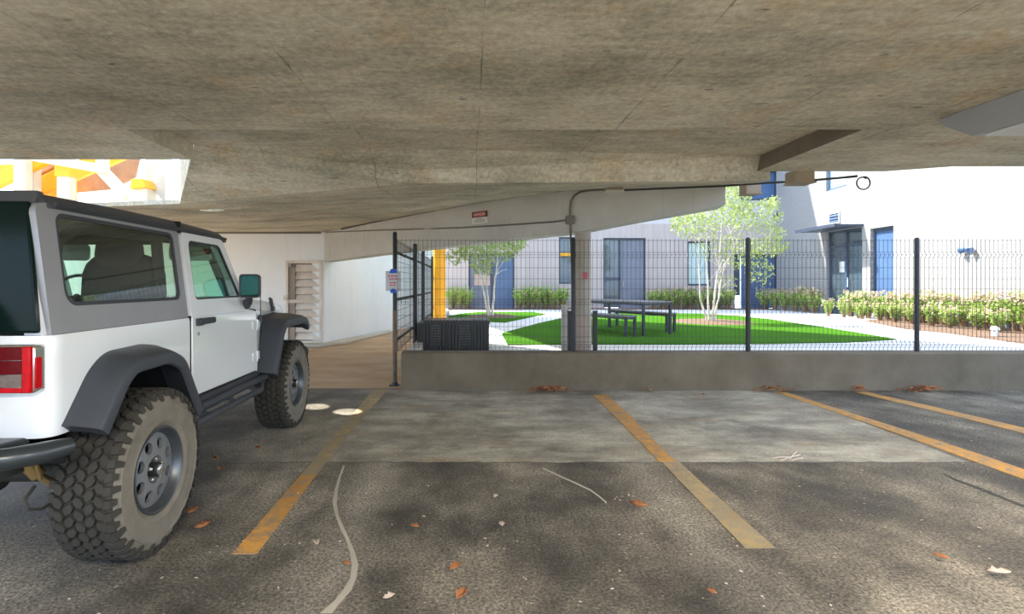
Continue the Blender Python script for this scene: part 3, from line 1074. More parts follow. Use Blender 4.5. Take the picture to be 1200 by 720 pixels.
s_d0, s_d1 = WS(1010)[0], WS(968)[0]
s_w0, s_w1 = WS(1047)[0], WS(1020)[0]
s_v0, s_v1 = WS(985)[0], WS(972)[0]
s_u0, s_u1 = WS(992)[0], WS(968)[0]
hd = [(s_d0, s_d1, ZG, 3.40), (s_w0, s_w1, 0.75, 3.28), (s_u0, s_u1, 4.96, 6.9)]
rw = MB()
holed(rw, 0, (WA - WB).length, 0, 13, hd, lambda s, z, t: Vector((s, -t, z)), 0.4)
rwo = rw.build('wall_right', M['brick'], smooth=0, loc=WB, rotz=WROT)
struct(rwo)


def wall_empty(name, s, z, off=0.0):
    e = struct(bpy.data.objects.new(name, None))
    e.location = WB + wd * s + wn_ * off + Vector((0, 0, z))
    e.rotation_euler.z = WROT
    COL.objects.link(e)
    return e


# storefront door: local x runs away from the camera along the wall, local -y is into the wall
e = wall_empty('door_7', s_d0, ZG)
ww, hh = s_d1 - s_d0, 3.40 - ZG
q = MB()
for (a, b) in ((0, 0.07), (ww * 0.5 - 0.06, ww * 0.5 + 0.06), (ww - 0.07, ww)):
    q.box(a, b, -0.22, -0.10, 0, hh)
q.box(0, ww, -0.22, -0.10, hh - 0.08, hh)
q.box(0, ww, -0.22, -0.10, hh * 0.80, hh * 0.83)
q.box(0.07, ww * 0.5, -0.20, -0.12, 0, hh * 0.17)
q.build('frame', M['dark_frame'], e, smooth=0)
q = MB()
q.box(ww * 0.5 - 0.02, ww * 0.5 + 0.05, -0.10, -0.085, 0, hh * 0.62)
q.box(0.07, ww * 0.5, -0.119, -0.105, 0, hh * 0.17)
q.build('stile', M['sky_panel'], e, smooth=0)
q = MB()
q.box(0.07, ww * 0.5 - 0.06, -0.17, -0.15, hh * 0.17, hh - 0.08)
q.build('glass', M['dark_glass'], e, smooth=0)
q = MB()
q.box(ww * 0.5 + 0.06, ww - 0.07, -0.17, -0.15, 0, hh - 0.08)
q.build('glass', M['dark_glass'], e, smooth=0)
q = MB()
q.tube([(ww * 0.5 - 0.14, -0.07, 1.0), (ww * 0.5 - 0.14, -0.07, 1.35)], 0.02, 8)
q.tube([(ww * 0.5 - 0.14, -0.07, 1.18), (ww * 0.5 - 0.14, -0.12, 1.18)], 0.015, 8)
q.build('door_handle', M['chrome'], e)
q = MB()
q.box(ww * 0.5 + 0.12, ww * 0.5 + 0.42, -0.15, -0.14, 1.55, 1.95)
q.build('notice', M['sign_white'], e, smooth=0)
e = wall_empty('window_5', s_w0, 0.75)
ww, hh = s_w1 - s_w0, 3.28 - 0.75
q = MB()
q.box(0, 0.06, -0.22, -0.1, 0, hh)
q.box(ww - 0.06, ww, -0.22, -0.1, 0, hh)
q.box(0, ww, -0.22, -0.1, hh - 0.12, hh)
q.box(0, ww, -0.22, -0.1, 0, 0.08)
q.build('frame', M['dark_frame'], e, smooth=0)
q = MB()
q.box(0.06, ww - 0.06, -0.18, -0.15, 0.08, hh - 0.12)
q.build('glass', M['sky_panel'], e, smooth=0)
e = wall_empty('window_6', s_u0, 4.96)
ww, hh = s_u1 - s_u0, 6.9 - 4.96
q = MB()
q.box(0, 0.06, -0.2, -0.08, 0, hh)
q.box(ww - 0.06, ww, -0.2, -0.08, 0, hh)
q.box(0, ww, -0.2, -0.08, 0, 0.08)
q.box(0, ww, -0.2, -0.08, hh - 0.08, hh)
q.build('frame', M['sky_panel'], e, smooth=0)
q = MB()
q.box(0.06, ww - 0.06, -0.16, -0.13, 0.08, hh - 0.08)
q.build('glass', M['pale_glass'], e, smooth=0)
# canopy over the door
e = empty('door_canopy', WB + wd * s_d0 + Vector((0, 0, 3.42)), 'thin dark canopy over the glass entrance in the white wall', 'canopy', rotz=WROT)
q = MB()
q.box(-0.1, (s_d1 - s_d0) + 0.35, 0.0, 0.95, 0, 0.06)
q.build('plate', M['dark_frame'], e, smooth=0)
q = MB()
q.box(-0.1, (s_d1 - s_d0) + 0.35, 0.91, 0.96, -0.02, 0.09)
q.build('fascia', M['dark_frame'], e, smooth=0)
# louvre vent
e = empty('wall_vent', WB + wd * s_v0 + Vector((0, 0, 3.66)), 'small louvred vent in the white wall above the entrance', 'vent', rotz=WROT)
q = MB()
vw = s_v1 - s_v0
q.box(0, vw, 0, 0.04, 0, 0.05)
q.box(0, vw, 0, 0.04, 0.38, 0.43)
q.box(0, 0.05, 0, 0.04, 0.05, 0.38)
q.box(vw - 0.05, vw, 0, 0.04, 0.05, 0.38)
q.build('frame', M['grey_plate'], e, smooth=0)
q = MB()
q.box(0.05, vw - 0.05, 0.0, 0.012, 0.05, 0.38)
for i in range(3):
    z = 0.08 + i * 0.105
    q.hexa([Vector((0.05, 0.012, z)), Vector((vw - 0.05, 0.012, z)), Vector((vw - 0.05, 0.05, z - 0.02)), Vector((0.05, 0.05, z - 0.02))],
           [Vector((0.05, 0.012, z + 0.05)), Vector((vw - 0.05, 0.012, z + 0.05)), Vector((vw - 0.05, 0.05, z + 0.01)), Vector((0.05, 0.05, z + 0.01))])
q.build('slat', M['blue_door'], e, smooth=0)
# floodlight on the right wall
s_l, d_l = WS(1137)
e = empty('wall_floodlight', WB + wd * s_l + Vector((0, 0, WZ(1137, 293))), 'blue grey floodlight mounted on the white wall at the right', 'floodlight', rotz=WROT)
q = MB()
q.box(-0.06, 0.06, 0, 0.03, -0.08, 0.08)
q.build('mount', M['grey_plate'], e, bevel=0.005)
for sx in (-1, 1):
    q = MB()
    q.lathe([(0.0, 0.0), (0.05, 0.0), (0.085, 0.14), (0.075, 0.15), (0.0, 0.13)], 14, 'y')
    o = q.build('lamp_head', M['sky_panel'], e)
    o.location = (sx * 0.10, 0.04, 0.02)
    o.rotation_euler = (R(-20), 0, R(-sx * 25))
e = empty('wall_lamp', P(910.5, 253, FD - 0.02), 'small dark lamp high on the shaded wall corner beside the tree', 'wall lamp')
q = MB()
q.box(-0.16, 0.16, -0.18, 0, -0.10, 0.10)
q.build('housing', M['dark_frame'], e, bevel=0.02)
q = MB()
q.box(-0.12, 0.12, -0.17, -0.03, -0.13, -0.10)
q.build('diffuser', M['sign_white'], e, smooth=0)

# ------------------------------------------------------------------ fence
YF = 7.07
fe = empty('mesh_fence', (0, YF, 0.5), 'long black welded mesh fence standing on the concrete kerb', 'fence')
ztop = P(0, 281, YF).z
rows = [(282, 0), (296, 0), (299, 1), (302, 0), (314, 0), (327, 0), (339, 0), (351, 0), (354, 1), (357, 0), (370, 0), (383, 0), (395, 0), (401, 0), (404, 1), (407, 0), (411, 0)]
row_z = [(P(0, y, YF).z - 0.5, f) for y, f in rows]


def fence_panel(x0, x1):
    mb = MB()
    r = 0.0020
    nv = int(round((x1 - x0) / 0.058))
    prof = [(0.0, row_z[0][0] + 0.02)] + [(-0.03 if f else 0.0, z) for z, f in row_z]
    for i in range(nv + 1):
        x = x0 + (x1 - x0) * i / nv
        rings = []
        for (y, z) in prof:
            rings.append([(x - r, y - r, z), (x + r, y - r, z), (x + r, y + r, z), (x - r, y + r, z)])
        mb.loft(rings)
    rh = 0.0024
    for z, f in row_z:
        y = -0.03 if f else 0.0
        mb.box(x0, x1, y - rh, y + rh, z - rh, z + rh)
    return mb


def fence_post(x, z0, z1, w=0.03, y=0.035):
    mb = MB()
    mb.lathe([(0.0, z0), (w, z0), (w, z1 - 0.03), (w * 0.8, z1 - 0.008), (0.0, z1)], 14, 'z', (x, y, 0))
    return mb


px_posts = [672.5, 878, 1077, 1283]
for px in px_posts:
    x = P(px, 0, YF).x
    fence_post(x, -0.02, P(0, 278, YF).z - 0.5).build('post', M['fence'], fe)
edges_ = [464, 672.5, 878, 1077, 1283]
for a, b in zip(edges_[:-1], edges_[1:]):
    fence_panel(P(a, 0, YF).x + 0.02, P(b, 0, YF).x - 0.02).build('mesh_panel', M['fence'], fe, smooth=0)
# short posts either side of the column
for px, wd_ in ((667.5, 0.028), (697.5, 0.026)):
    mb = MB()
    x = P(px, 0, 7.5).x
    mb.box(-wd_, wd_, -0.03, 0.03, 0, 0.72)
    mb.box(-wd_ - 0.006, wd_ + 0.006, -0.036, 0.036, 0.72, 0.735)
    o = mb.build('short_post', M['fence'], loc=(x, 7.5, ZG), smooth=0)
    tag(o, 'short black post just %s of the round concrete column' % ('left' if px < 680 else 'right'), 'post', 'short posts flanking the column')
mb = MB()
mb.box(-0.045, 0.045, -0.02, 0.02, 0, 0.80)
mb.box(-0.05, 0.05, -0.025, 0.025, 0.80, 0.815)
o = mb.build('utility_pedestal', M['grey_plate'], loc=(P(661.5, 0, 7.7).x, 7.7, ZG), smooth=0)
tag(o, 'pale grey narrow utility panel beside the round column', 'panel')

# return fence running away from us along the courtyard edge
XF = -1.065
rf = empty('side_fence', (XF, 7.28, 0), 'black mesh fence running back from the corner post towards the building', 'fence')
mb = MB()
hz = P(0, 272, 7.28).z
mb.lathe([(0.0, 1.05), (0.030, 1.05), (0.030, hz - 0.02), (0.02, hz), (0.0, hz)], 14, 'z')
mb.mi = 1
mb.lathe([(0.032, 0.03), (0.032, 1.05)], 14, 'z')
mb.mi = 0
mb.box(-0.07, 0.07, -0.07, 0.07, 0.0, 0.012)
mb.lathe([(0.045, 0.012), (0.034, 0.05)], 14, 'z')
mb.build('corner_post', [M['fence'], M['fence_brown']], rf)
for dd in (9.35, 10.9, 13.6):
    mb = MB()
    x = 0.06
    mb.lathe([(0.0, 0.0), (0.04, 0.0), (0.04, 2.13), (0.0, 2.15)], 12, 'z', (x, dd - 7.28, 0))
    mb.build('post', M['fence'], rf)
mb = MB()
for z in (1.87, 1.20, 0.62):
    mb.box(-0.012, 0.012, 0, 7.2, z - 0.018, z + 0.018)
mb.build('rail', M['fence'], rf, smooth=0)
mb = MB()
r = 0.003
for i in range(56):
    y = 0.05 + i * 0.13
    mb.box(0.02 - r, 0.02 + r, y - r, y + r, 0.45, 2.06)
for i in range(12):
    z = 0.48 + i * 0.14
    mb.box(0.02 - r, 0.02 + r, 0, 7.2, z - r, z + r)
mb.build('mesh_panel', M['fence'], rf, smooth=0)

# paper notice taped to the corner post
e = empty('paper_notice', P(460.5, 329.5, 7.22), 'grey paper notice with red lettering taped to the corner fence post', 'notice')
pw, ph = 0.205, 0.275
q = MB()
nx, nz = 6, 6
vs_ = []
for j in range(nz + 1):
    for i in range(nx + 1):
        x = -pw / 2 + pw * i / nx
        vs_.append((x, -0.006 + 0.05 * (x / pw) ** 2, -ph / 2 + ph * j / nz))
fcs = [(j * (nx + 1) + i, j * (nx + 1) + i + 1, (j + 1) * (nx + 1) + i + 1, (j + 1) * (nx + 1) + i) for j in range(nz) for i in range(nx)]
q.add(vs_, fcs)
o = q.build('sheet', M['paper'], e)
so = o.modifiers.new('thick', 'SOLIDIFY')
so.thickness = 0.002
q = MB()
for (z, segs) in ((0.068, [(-0.065, -0.035), (-0.028, 0.005), (0.012, 0.055)]), (0.028, [(-0.05, -0.02), (-0.012, 0.02), (0.028, 0.06)]), (-0.025, [(-0.045, -0.015), (-0.005, 0.045)]), (-0.06, [(-0.04, -0.01), (0.0, 0.035)])):
    for a, b in segs:
        q.box(a, b, -0.0105, -0.0085, z - 0.009, z + 0.009)
q.build('lettering', M['red_ink'], e, smooth=0)
for z, lw in ((ph / 2, 0.055), (-ph / 2, 0.045)):
    q = MB()
    q.prism(round_poly([(-lw, -0.028), (lw, -0.028), (lw * 0.6, 0.03), (-lw * 0.6, 0.03)], 0.015), 'y', -0.014, 0.075)
    o = q.build('tape', M['tape'], e)
    o.location = (0.005, 0, z)

# danger sign on the beam
sp0, sp1 = on_beam(553.5, 255, 0.012), on_beam(571.5, 255, 0.012)
sc_ = (sp0 + sp1) / 2
srot = math.atan2((sp1 - sp0).y, (sp1 - sp0).x)
sw = (sp1 - sp0).length
e = empty('danger_sign', sc_, 'small red and white danger sign fixed to the concrete beam', 'sign', rotz=srot)
sh = 14 * sc_.y / F
q = MB()
q.box(-sw / 2, sw / 2, -0.004, 0.006, -sh / 2, sh / 2)
q.build('plate', M['sign_white'], e, smooth=0)
q = MB()
q.box(-sw / 2, sw / 2, -0.007, -0.004, sh * 0.02, sh / 2)
q.build('header', M['sign_black'], e, smooth=0)
q = MB()
q.prism(rrect(-sw * 0.43, sw * 0.40, sh * 0.08, sh * 0.44, sh * 0.17), 'y', -0.010, -0.007)
q.build('red_field', M['sign_red'], e, smooth=0)


def text(body, size, loc, mat, parent, name='lettering', rot=(R(90), 0, 0)):
    cu = bpy.data.curves.new(name, 'FONT')
    cu.body = body
    cu.size = size
    cu.align_x = 'CENTER'
    cu.align_y = 'CENTER'
    cu.extrude = 0.0008
    cu.materials.append(mat)
    t_ = bpy.data.objects.new(name, cu)
    COL.objects.link(t_)
    dg = bpy.context.evaluated_depsgraph_get()
    me = bpy.data.meshes.new_from_object(t_.evaluated_get(dg))
    bpy.data.objects.remove(t_, do_unlink=True)
    o = bpy.data.objects.new(name, me)
    o.location = loc
    o.rotation_euler = rot
    o.parent = parent
    COL.objects.link(o)
    return o


text('DANGER', sh * 0.30, (-sw * 0.015, -0.0112, sh * 0.255), M['sign_white'], e)
q = MB()
for z, ww_ in ((-0.12, 0.22), (-0.24, 0.36), (-0.36, 0.36)):
    for i in range(4):
        a = -sw * ww_ + i * sw * ww_ / 2
        q.box(a, a + sw * ww_ * 0.42, -0.006, -0.004, sh * z - sh * 0.03, sh * z + sh * 0.03)
q.build('small_print', M['louvre_grey'], e, smooth=0)

# ------------------------------------------------------------------ black slatted box behind the fence
e = empty('slatted_condenser_box', (P(531, 0, 8.7).x, 8.7, ZG), 'low black slatted equipment box behind the fence by the yellow column', 'equipment box')
bw = 86 * 8.7 / F
bh = P(0, 376, 8.7).z - ZG
q = MB()
q.box(-bw / 2 + 0.02, bw / 2 - 0.02, 0.05, 0.72, 0, bh - 0.05)
q.build('body', M['black_plastic'], e, smooth=0)
q = MB()
q.box(-bw / 2 + 0.12, bw / 2, 0.0, 0.78, bh - 0.06, bh)
for i in range(20):
    x = -bw / 2 + 0.13 + i * (bw - 0.15) / 20
    q.box(x, x + 0.03, -0.012, 0.0, bh - 0.075, bh + 0.012)
q.build('lid', M['black_plastic'], e, smooth=0)
q = MB()
for i in range(23):
    x = -bw / 2 + 0.01 + i * (bw - 0.05) / 22
    q.box(x, x + 0.028, 0.0, 0.05, 0.0, bh - 0.06)
q.build('grille', M['black_plastic'], e, smooth=0)
for cx_ in (-0.30, 0.20):
    q = MB()
    for i in range(8):
        z = 0.10 + i * 0.045
        q.box(cx_ - 0.09, cx_ + 0.09, 0.01, 0.035, z, z + 0.012)
    q.build('louvre', M['louvre_grey'], e, smooth=0)

# ------------------------------------------------------------------ table and benches
uu = Vector((-0.47, 0.883, 0))
vv = Vector((0.883, 0.47, 0))
TA = G(754, 395, ZG)


def slat_set(name, label, cat, origin, L_, W_, h, nsl, group=None):
    e = empty(name, origin, label, cat, group)
    e.rotation_euler.z = math.atan2(vv.y, vv.x)      # local x = width, local y = length
    q = MB()
    for i in range(nsl):
        a = W_ * i / nsl
        q.box(a + 0.004, a + W_ / nsl - 0.004, -0.02, L_ + 0.02, h - 0.03, h)
    q.box(0.0, W_, 0.05, 0.09, h - 0.05, h - 0.03)
    q.box(0.0, W_, L_ - 0.09, L_ - 0.05, h - 0.05, h - 0.03)
    q.build('bench_top' if 'bench' in name else 'table_top', M['table_top'], e, smooth=0)
    q = MB()
    q.box(0, W_, 0, 0.035, h - 0.08, h - 0.03)
    q.box(0, W_, L_ - 0.035, L_, h - 0.08, h - 0.03)
    q.box(0, 0.035, 0, L_, h - 0.08, h - 0.03)
    q.box(W_ - 0.035, W_, 0, L_, h - 0.08, h - 0.03)
    q.build('apron', M['table'], e, smooth=0)
    for sx in (0, 1):
        for sy in (0, 1):
            q = MB()
            x = sx * (W_ - 0.05)
            y = sy * (L_ - 0.05)
            q.box(x, x + 0.05, y, y + 0.05, 0.0, h - 0.03)
            q.box(x - 0.008, x + 0.058, y - 0.008, y + 0.058, 0.0, 0.012)
            q.build('leg', M['table'], e, smooth=0)
    return e


TZ = ZG + 0.022
T_or = Vector((TA.x, TA.y, TZ))
slat_set('picnic_table', 'dark metal slatted picnic table on the courtyard lawn', 'table', T_or, 1.95, 0.86, 0.72, 7)
slat_set('picnic_bench', 'dark metal bench on the near side of the picnic table', 'bench', T_or - vv * 0.52 - uu * 0.02, 1.9, 0.30, 0.44, 3, 'benches of the picnic table')
slat_set('picnic_bench', 'dark metal bench on the far side of the picnic table', 'bench', T_or + vv * 1.10 + uu * 0.35, 1.9, 0.30, 0.44, 3, 'benches of the picnic table')

# ------------------------------------------------------------------ trees and shrubs


def leaf_cloud(mb, centre, rad, n, size, mi=0, droop=0.0):
    for _ in range(n):
        while True:
            p = Vector((random.uniform(-1, 1), random.uniform(-1, 1), random.uniform(-1, 1)))
            if p.length <= 1:
                break
        p = Vector((p.x * rad[0], p.y * rad[1], p.z * rad[2])) + centre
        a = Vector((random.gauss(0, 1), random.gauss(0, 1), random.gauss(0, 1) - droop)).normalized()
        b = a.cross(Vector((random.gauss(0, 1), random.gauss(0, 1), random.gauss(0, 1)))).normalized()
        s = size * random.uniform(0.7, 1.3)
        mb.add([p, p + a * s * 0.5 + b * s * 0.28, p + a * s, p + a * s * 0.5 - b * s * 0.28], [(0, 1, 2, 3)], mi)


def tree(name, label, base, trunks, clumps, leaf_size, group):
    e = empty(name, base, label, 'tree', group)
    for pts, r0 in trunks:
        mb = MB()
        pts = [Vector(p) for p in pts]
        fine = []
        for a, b in zip(pts[:-1], pts[1:]):
            for t in (0, 0.25, 0.5, 0.75):
                fine.append(a.lerp(b, t) + Vector((random.uniform(-1, 1), random.uniform(-1, 1), 0)) * 0.012)
        fine.append(pts[-1])
        n = len(fine)
        mb.tube(fine, [r0 * (1 - 0.75 * i / (n - 1)) for i in range(n)], 8)
        # side twigs
        for k_ in range(7):
            i = random.randint(int(n * 0.45), n - 1)
            p = fine[i]
            q_ = p + Vector((random.uniform(-0.5, 0.5), random.uniform(-0.4, 0.4), random.uniform(0.2, 0.7)))
            mb.tube([p, p.lerp(q_, 0.5) + Vector((0, 0, 0.05)), q_], [r0 * 0.28, r0 * 0.2, r0 * 0.1], 5)
        mb.build('trunk', M['bark'], e)
    mb = MB()
    for c0, rad, n in clumps:
        leaf_cloud(mb, Vector(c0), rad, n, leaf_size, 0, 0.3)
    o = mb.build('crown', M['leaf'], e, smooth=0)
    return e


tb = G(832, 379.5, ZG)
tb.z += 0.06
ts = tb.y / F


def tp(px, py, dy=0.0):
    return Vector(((px - 832) * ts, dy, (379.5 - py) * ts))


tree('birch_tree', 'multi-stemmed pale birch on the lawn with light green crown beside the far fence post', tb,
     [([tp(828, 380), tp(821, 352), tp(819, 310), tp(812, 262, 0.1)], 0.033),
      ([tp(831, 380), tp(830, 345), tp(827, 300), tp(830, 240, -0.1)], 0.036),
      ([tp(834, 380), tp(838, 345), tp(843, 305), tp(850, 235, 0.15)], 0.038),
      ([tp(837, 380), tp(842, 352), tp(847, 322), tp(870, 260, -0.2)], 0.033),
      ([tp(845, 318), tp(858, 300), tp(876, 290), tp(895, 285, -0.3)], 0.02)],
     [(tp(812, 266), (0.60, 0.7, 0.40), 480), (tp(845, 248), (0.80, 0.9, 0.55), 850), (tp(866, 228), (0.50, 0.6, 0.42), 420),
      (tp(884, 256), (0.70, 0.8, 0.46), 700), (tp(866, 296), (0.55, 0.7, 0.55), 420), (tp(897, 293), (0.58, 0.6, 0.30), 430),
      (tp(891, 322), (0.38, 0.4, 0.40), 240), (tp(835, 290), (0.5, 0.7, 0.5), 160), (tp(797, 258), (0.35, 0.4, 0.22), 160),
      (tp(903, 240), (0.22, 0.3, 0.16), 130), (tp(855, 205), (0.6, 0.8, 0.5), 400), (tp(908, 275), (0.30, 0.3, 0.2), 120), (tp(852, 335), (0.3, 0.4, 0.35), 60)],
     0.085, 'birch trees')
tb2 = G(575, 373, ZG)
tb2.z += 0.06
ts2 = tb2.y / F


def tp2(px, py, dy=0.0):
    return Vector(((px - 575) * ts2, dy, (373 - py) * ts2))


tree('birch_tree', 'multi-stemmed pale birch in front of the dark blue door at the left', tb2,
     [([tp2(572, 373), tp2(567, 345), tp2(560, 312), tp2(552, 275)], 0.042),
      ([tp2(574, 373), tp2(571, 345), tp2(568, 312), tp2(572, 260, 0.2)], 0.036),
      ([tp2(577, 373), tp2(579, 345), tp2(583, 305), tp2(592, 262, -0.1)], 0.042)],
     [(tp2(560, 296), (0.70, 0.8, 0.55), 560), (tp2(585, 292), (0.75, 0.8, 0.5), 620), (tp2(602, 286), (0.45, 0.6, 0.35), 450),
      (tp2(545, 290), (0.55, 0.5, 0.35), 420), (tp2(535, 304), (0.35, 0.3, 0.25), 160), (tp2(572, 265), (1.0, 1.0, 0.7), 900), (tp2(566, 315), (0.4, 0.5, 0.3), 260)],
     0.10, 'birch trees')


def shrub_mesh(seed, hgt, rad, nleaf, pink):
    rnd = random.Random(seed)
    mb = MB()
    for _ in range(70):
        a = rnd.uniform(0, 2 * PI)
        r_ = rad * 0.25 * rnd.random()
        p0 = Vector((r_ * math.cos(a), r_ * math.sin(a), 0))
        p1 = Vector((rad * rnd.uniform(0.3, 1) * math.cos(a), rad * rnd.uniform(0.3, 1) * math.sin(a), hgt * rnd.uniform(0.6, 1.05)))
        dv = Vector((-math.sin(a), math.cos(a), 0)) * 0.008
        pm = p0.lerp(p1, 0.55) + Vector((0, 0, hgt * 0.12))
        mb.add([p0 - dv, p0 + dv, pm + dv, p1, pm - dv], [(0, 1, 2, 3, 4)], 2)
        for t in range(int(nleaf / 70)):
            f = rnd.uniform(0.18, 1.0)
            q_ = (p0.lerp(pm, f / 0.55) if f < 0.55 else pm.lerp(p1, (f - 0.55) / 0.45))
            d_ = Vector((rnd.gauss(0, 1), rnd.gauss(0, 1), abs(rnd.gauss(0, 0.8)))).normalized()
            b = d_.cross(Vector((rnd.gauss(0, 1), rnd.gauss(0, 1), rnd.gauss(0, 1)))).normalized()
            s = rnd.uniform(0.07, 0.13)
            low = q_.z < hgt * 0.28
            mi = 1 if (q_.z > hgt * 0.80 and rnd.random() < pink) else (2 if low and rnd.random() < 0.30 else 0)
            mb.add([q_, q_ + d_ * s * 0.5 + b * s * 0.22, q_ + d_ * s, q_ + d_ * s * 0.5 - b * s * 0.22], [(0, 1, 2, 3)], mi)
        if rnd.random() < pink:
            for t in range(5):
                q_ = p1 + Vector((rnd.uniform(-0.04, 0.04), rnd.uniform(-0.04, 0.04), rnd.uniform(-0.06, 0.08)))
                d_ = Vector((rnd.gauss(0, 1), rnd.gauss(0, 1), rnd.gauss(0, 1))).normalized() * 0.04
                b = Vector((-d_.y, d_.x, 0.02))
                mb.add([q_ - d_, q_ + b, q_ + d_, q_ - b], [(0, 1, 2, 3)], 1)
    return mb


protos = []
for sd, hg, rd, nl, pk in ((1, 0.92, 0.36, 840, 0.10), (2, 0.86, 0.38, 840, 0.20), (3, 0.95, 0.38, 910, 0.50)):
    o = shrub_mesh(sd, hg, rd, nl, pk).build('flowering_shrub', [M['leaf_dark'], M['flower'], M['straw']], smooth=0)
    protos.append(o)
used = [False] * 3


def put_shrub(kind, loc, sc, label, group):
    o = protos[kind]
    if used[kind]:
        o = o.copy()
        COL.objects.link(o)
    used[kind] = True
    o.location = loc
    o.rotation_euler.z = random.uniform(0, 6.28)
    o.scale = (sc, sc, sc * random.uniform(0.92, 1.08))
    tag(o, label, 'shrub', group)


fl = [(526, 552, 3, 0, 'green shrub between the yellow column and the grey door', 'shrubs right behind the yellow column'),
      (604, 664, 6, 0, 'green shrub under the dark window between blue door and column', 'shrubs under the dark window'),
      (760, 858, 9, 1, 'green shrub with dry tips under the pale window behind the birch', 'shrubs under the pale window'),
      (890, 962, 6, 2, 'pinkish flowering shrub along the shaded blue wall beside the entrance', 'shrubs by the shaded wall')]
for a, b, n, kd, lab, grp in fl:
    for i in range(n):
        px = a + (b - a) * (i + 0.5) / n
        yy = 23.05 + random.uniform(-0.15, 0.15)
        sc = 1.0
        if kd == 2:
            yy = 22.7 - 0.55 * i
            sc = 0.95
        sx_p = min(P(px, 0, yy).x, 12.4 + 0.06 * yy - 0.5)
        put_shrub(kd, (sx_p, yy, ZG + 0.02), sc, lab, grp)
i = 0
px = 1024.0
while px < 1280:
    dd = 12.4 / ((px - CX) / F - 0.06)
    base = Vector(((px - CX) / F * dd, dd, ZG + 0.02)) + wn_ * random.uniform(0.55, 0.75)
    put_shrub(2 if i % 3 else 1, base, 0.86 + random.uniform(-0.08, 0.08), 'sunlit flowering shrub with pink tips in the row along the white brick wall', 'shrubs along the white brick wall')
    base2 = base + wn_ * 0.55 + wd * 0.3
    if i % 2 == 0:
        put_shrub(1, base2, 0.62, 'sunlit flowering shrub with pink tips in the row along the white brick wall', 'shrubs along the white brick wall')
    i += 1
    px += 9.0 + i * 0.38
# two garden marker lights in the mulch
q = MB()
q.lathe([(0, 0), (0.06, 0), (0.06, 0.12), (0.085, 0.13), (0.06, 0.2), (0, 0.21)], 12, 'z')
o = q.build('garden_light', M['sign_white'], loc=G(1166, 394, ZG + 0.03))
tag(o, 'small white garden light in the mulch beside the shrubs', 'garden light')

# ------------------------------------------------------------------ yellow steel stair seen through the opening on the left
SD = 9.0
sz = 2.62
e = empty('steel_stair', (0, 0, 0), 'yellow and cream steel stair seen through the opening above the vehicle roof', 'stair')


def bar(pa, pb, w, dp, name, mat, par=e):
    pa, pb = Vector(pa), Vector(pb)
    t = (pb - pa).normalized()
    yv = Vector((0, 1, 0))
    n = t.cross(yv).normalized()
    mb = MB()
    lo = [pa + n * w / 2 - yv * dp / 2, pa - n * w / 2 - yv * dp / 2, pa - n * w / 2 + yv * dp / 2, pa + n * w / 2 + yv * dp / 2]
    mb.hexa(lo, [p + (pb - pa) for p in lo])
    return mb.build(name, mat, par, smooth=0, bevel=0.01)


bar(P(36, 224, SD + 0.5), P(200, 153, SD + 0.5), 0.30, 0.12, 'stringer', M['yellow'])
bar(P(-40, 232, SD + 0.2), P(60, 182, SD + 0.2), 0.22, 0.12, 'stringer', M['yellow'])
bar(P(-60, 200, SD + 0.9), P(60, 196, SD + 0.9), 0.14, 0.12, 'stringer', M['yellow'])
mbp = MB()
pl_ = [P(38, 246, SD + 0.9), P(88, 238, SD + 0.9), P(88, 190, SD + 0.9), P(38, 190, SD + 0.9)]
mbp.hexa(pl_, [p + Vector((0, 0.05, 0)) for p in pl_])
mbp.build('side_plate', M['yellow'], e, smooth=0)
for a_, b_y in ((202, 190), (216, 200)):
    bar(P(40, a_ + 4, SD + 0.7), P(76, b_y - 2, SD + 0.7), 0.085, 0.1, 'tread', M['rust_panel'])
mbp = MB()
pl_ = [P(86, 226, SD + 1.3), P(130, 222, SD + 1.3), P(158, 208, SD + 1.3), P(164, 180, SD + 1.3), P(140, 180, SD + 1.3), P(86, 204, SD + 1.3)]
mbp.hexa(pl_, [p + Vector((0, 0.05, 0)) for p in pl_])
mbp.build('soffit_panel', M['rust_panel'], e, smooth=0)
for px, w_, y0 in ((27, 0.20, 0.0), (40, 0.14, 0.3), (78, 0.22, 0.0)):
    x = P(px, 0, SD + y0).x
    mb = MB()
    mb.box(x - w_ / 2, x + w_ / 2, SD + y0 - 0.08, SD + y0 + 0.08, sz - 0.2, 4.4)
    mb.build('post', M['cream'], e, smooth=0, bevel=0.01)
mb = MB()
x = P(78, 0, SD).x
mb.box(x - 0.13, x + 0.13, SD - 0.10, SD + 0.10, P(0, 208, SD).z, P(0, 192, SD).z)
mb.build('post_collar', M['yellow'], e, smooth=0)
bar(P(40, 184, SD - 0.3), P(125, 199, SD - 0.3), 0.14, 0.12, 'brace', M['cream'])
bar(P(120, 200, SD - 0.2), P(150, 232, SD - 0.2), 0.17, 0.12, 'brace', M['cream'])
bar(P(120, 186, SD - 0.2), P(121, 204, SD - 0.2), 0.17, 0.12, 'brace', M['cream'])
mb = MB()
mb.hexa([P(150, 245, SD - 0.4), P(172, 245, SD - 0.4), P(172, 214, SD - 0.4), P(150, 217, SD - 0.4)], [p + Vector((0, 0.3, 0)) for p in (P(150, 245, SD - 0.4), P(172, 245, SD - 0.4), P(172, 214, SD - 0.4), P(150, 217, SD - 0.4))])
mb.build('bracket', M['cream'], e, smooth=0, bevel=0.015)
mb = MB()
mb.hexa([P(152, 221, SD - 0.5), P(171, 219, SD - 0.5), P(166, 209, SD - 0.5), P(153, 210, SD - 0.5)], [p + Vector((0, 0.3, 0)) for p in (P(152, 221, SD - 0.5), P(171, 219, SD - 0.5), P(166, 209, SD - 0.5), P(153, 210, SD - 0.5))])
mb.build('bracket_cap', M['yellow'], e, smooth=0, bevel=0.01)
mb = MB()
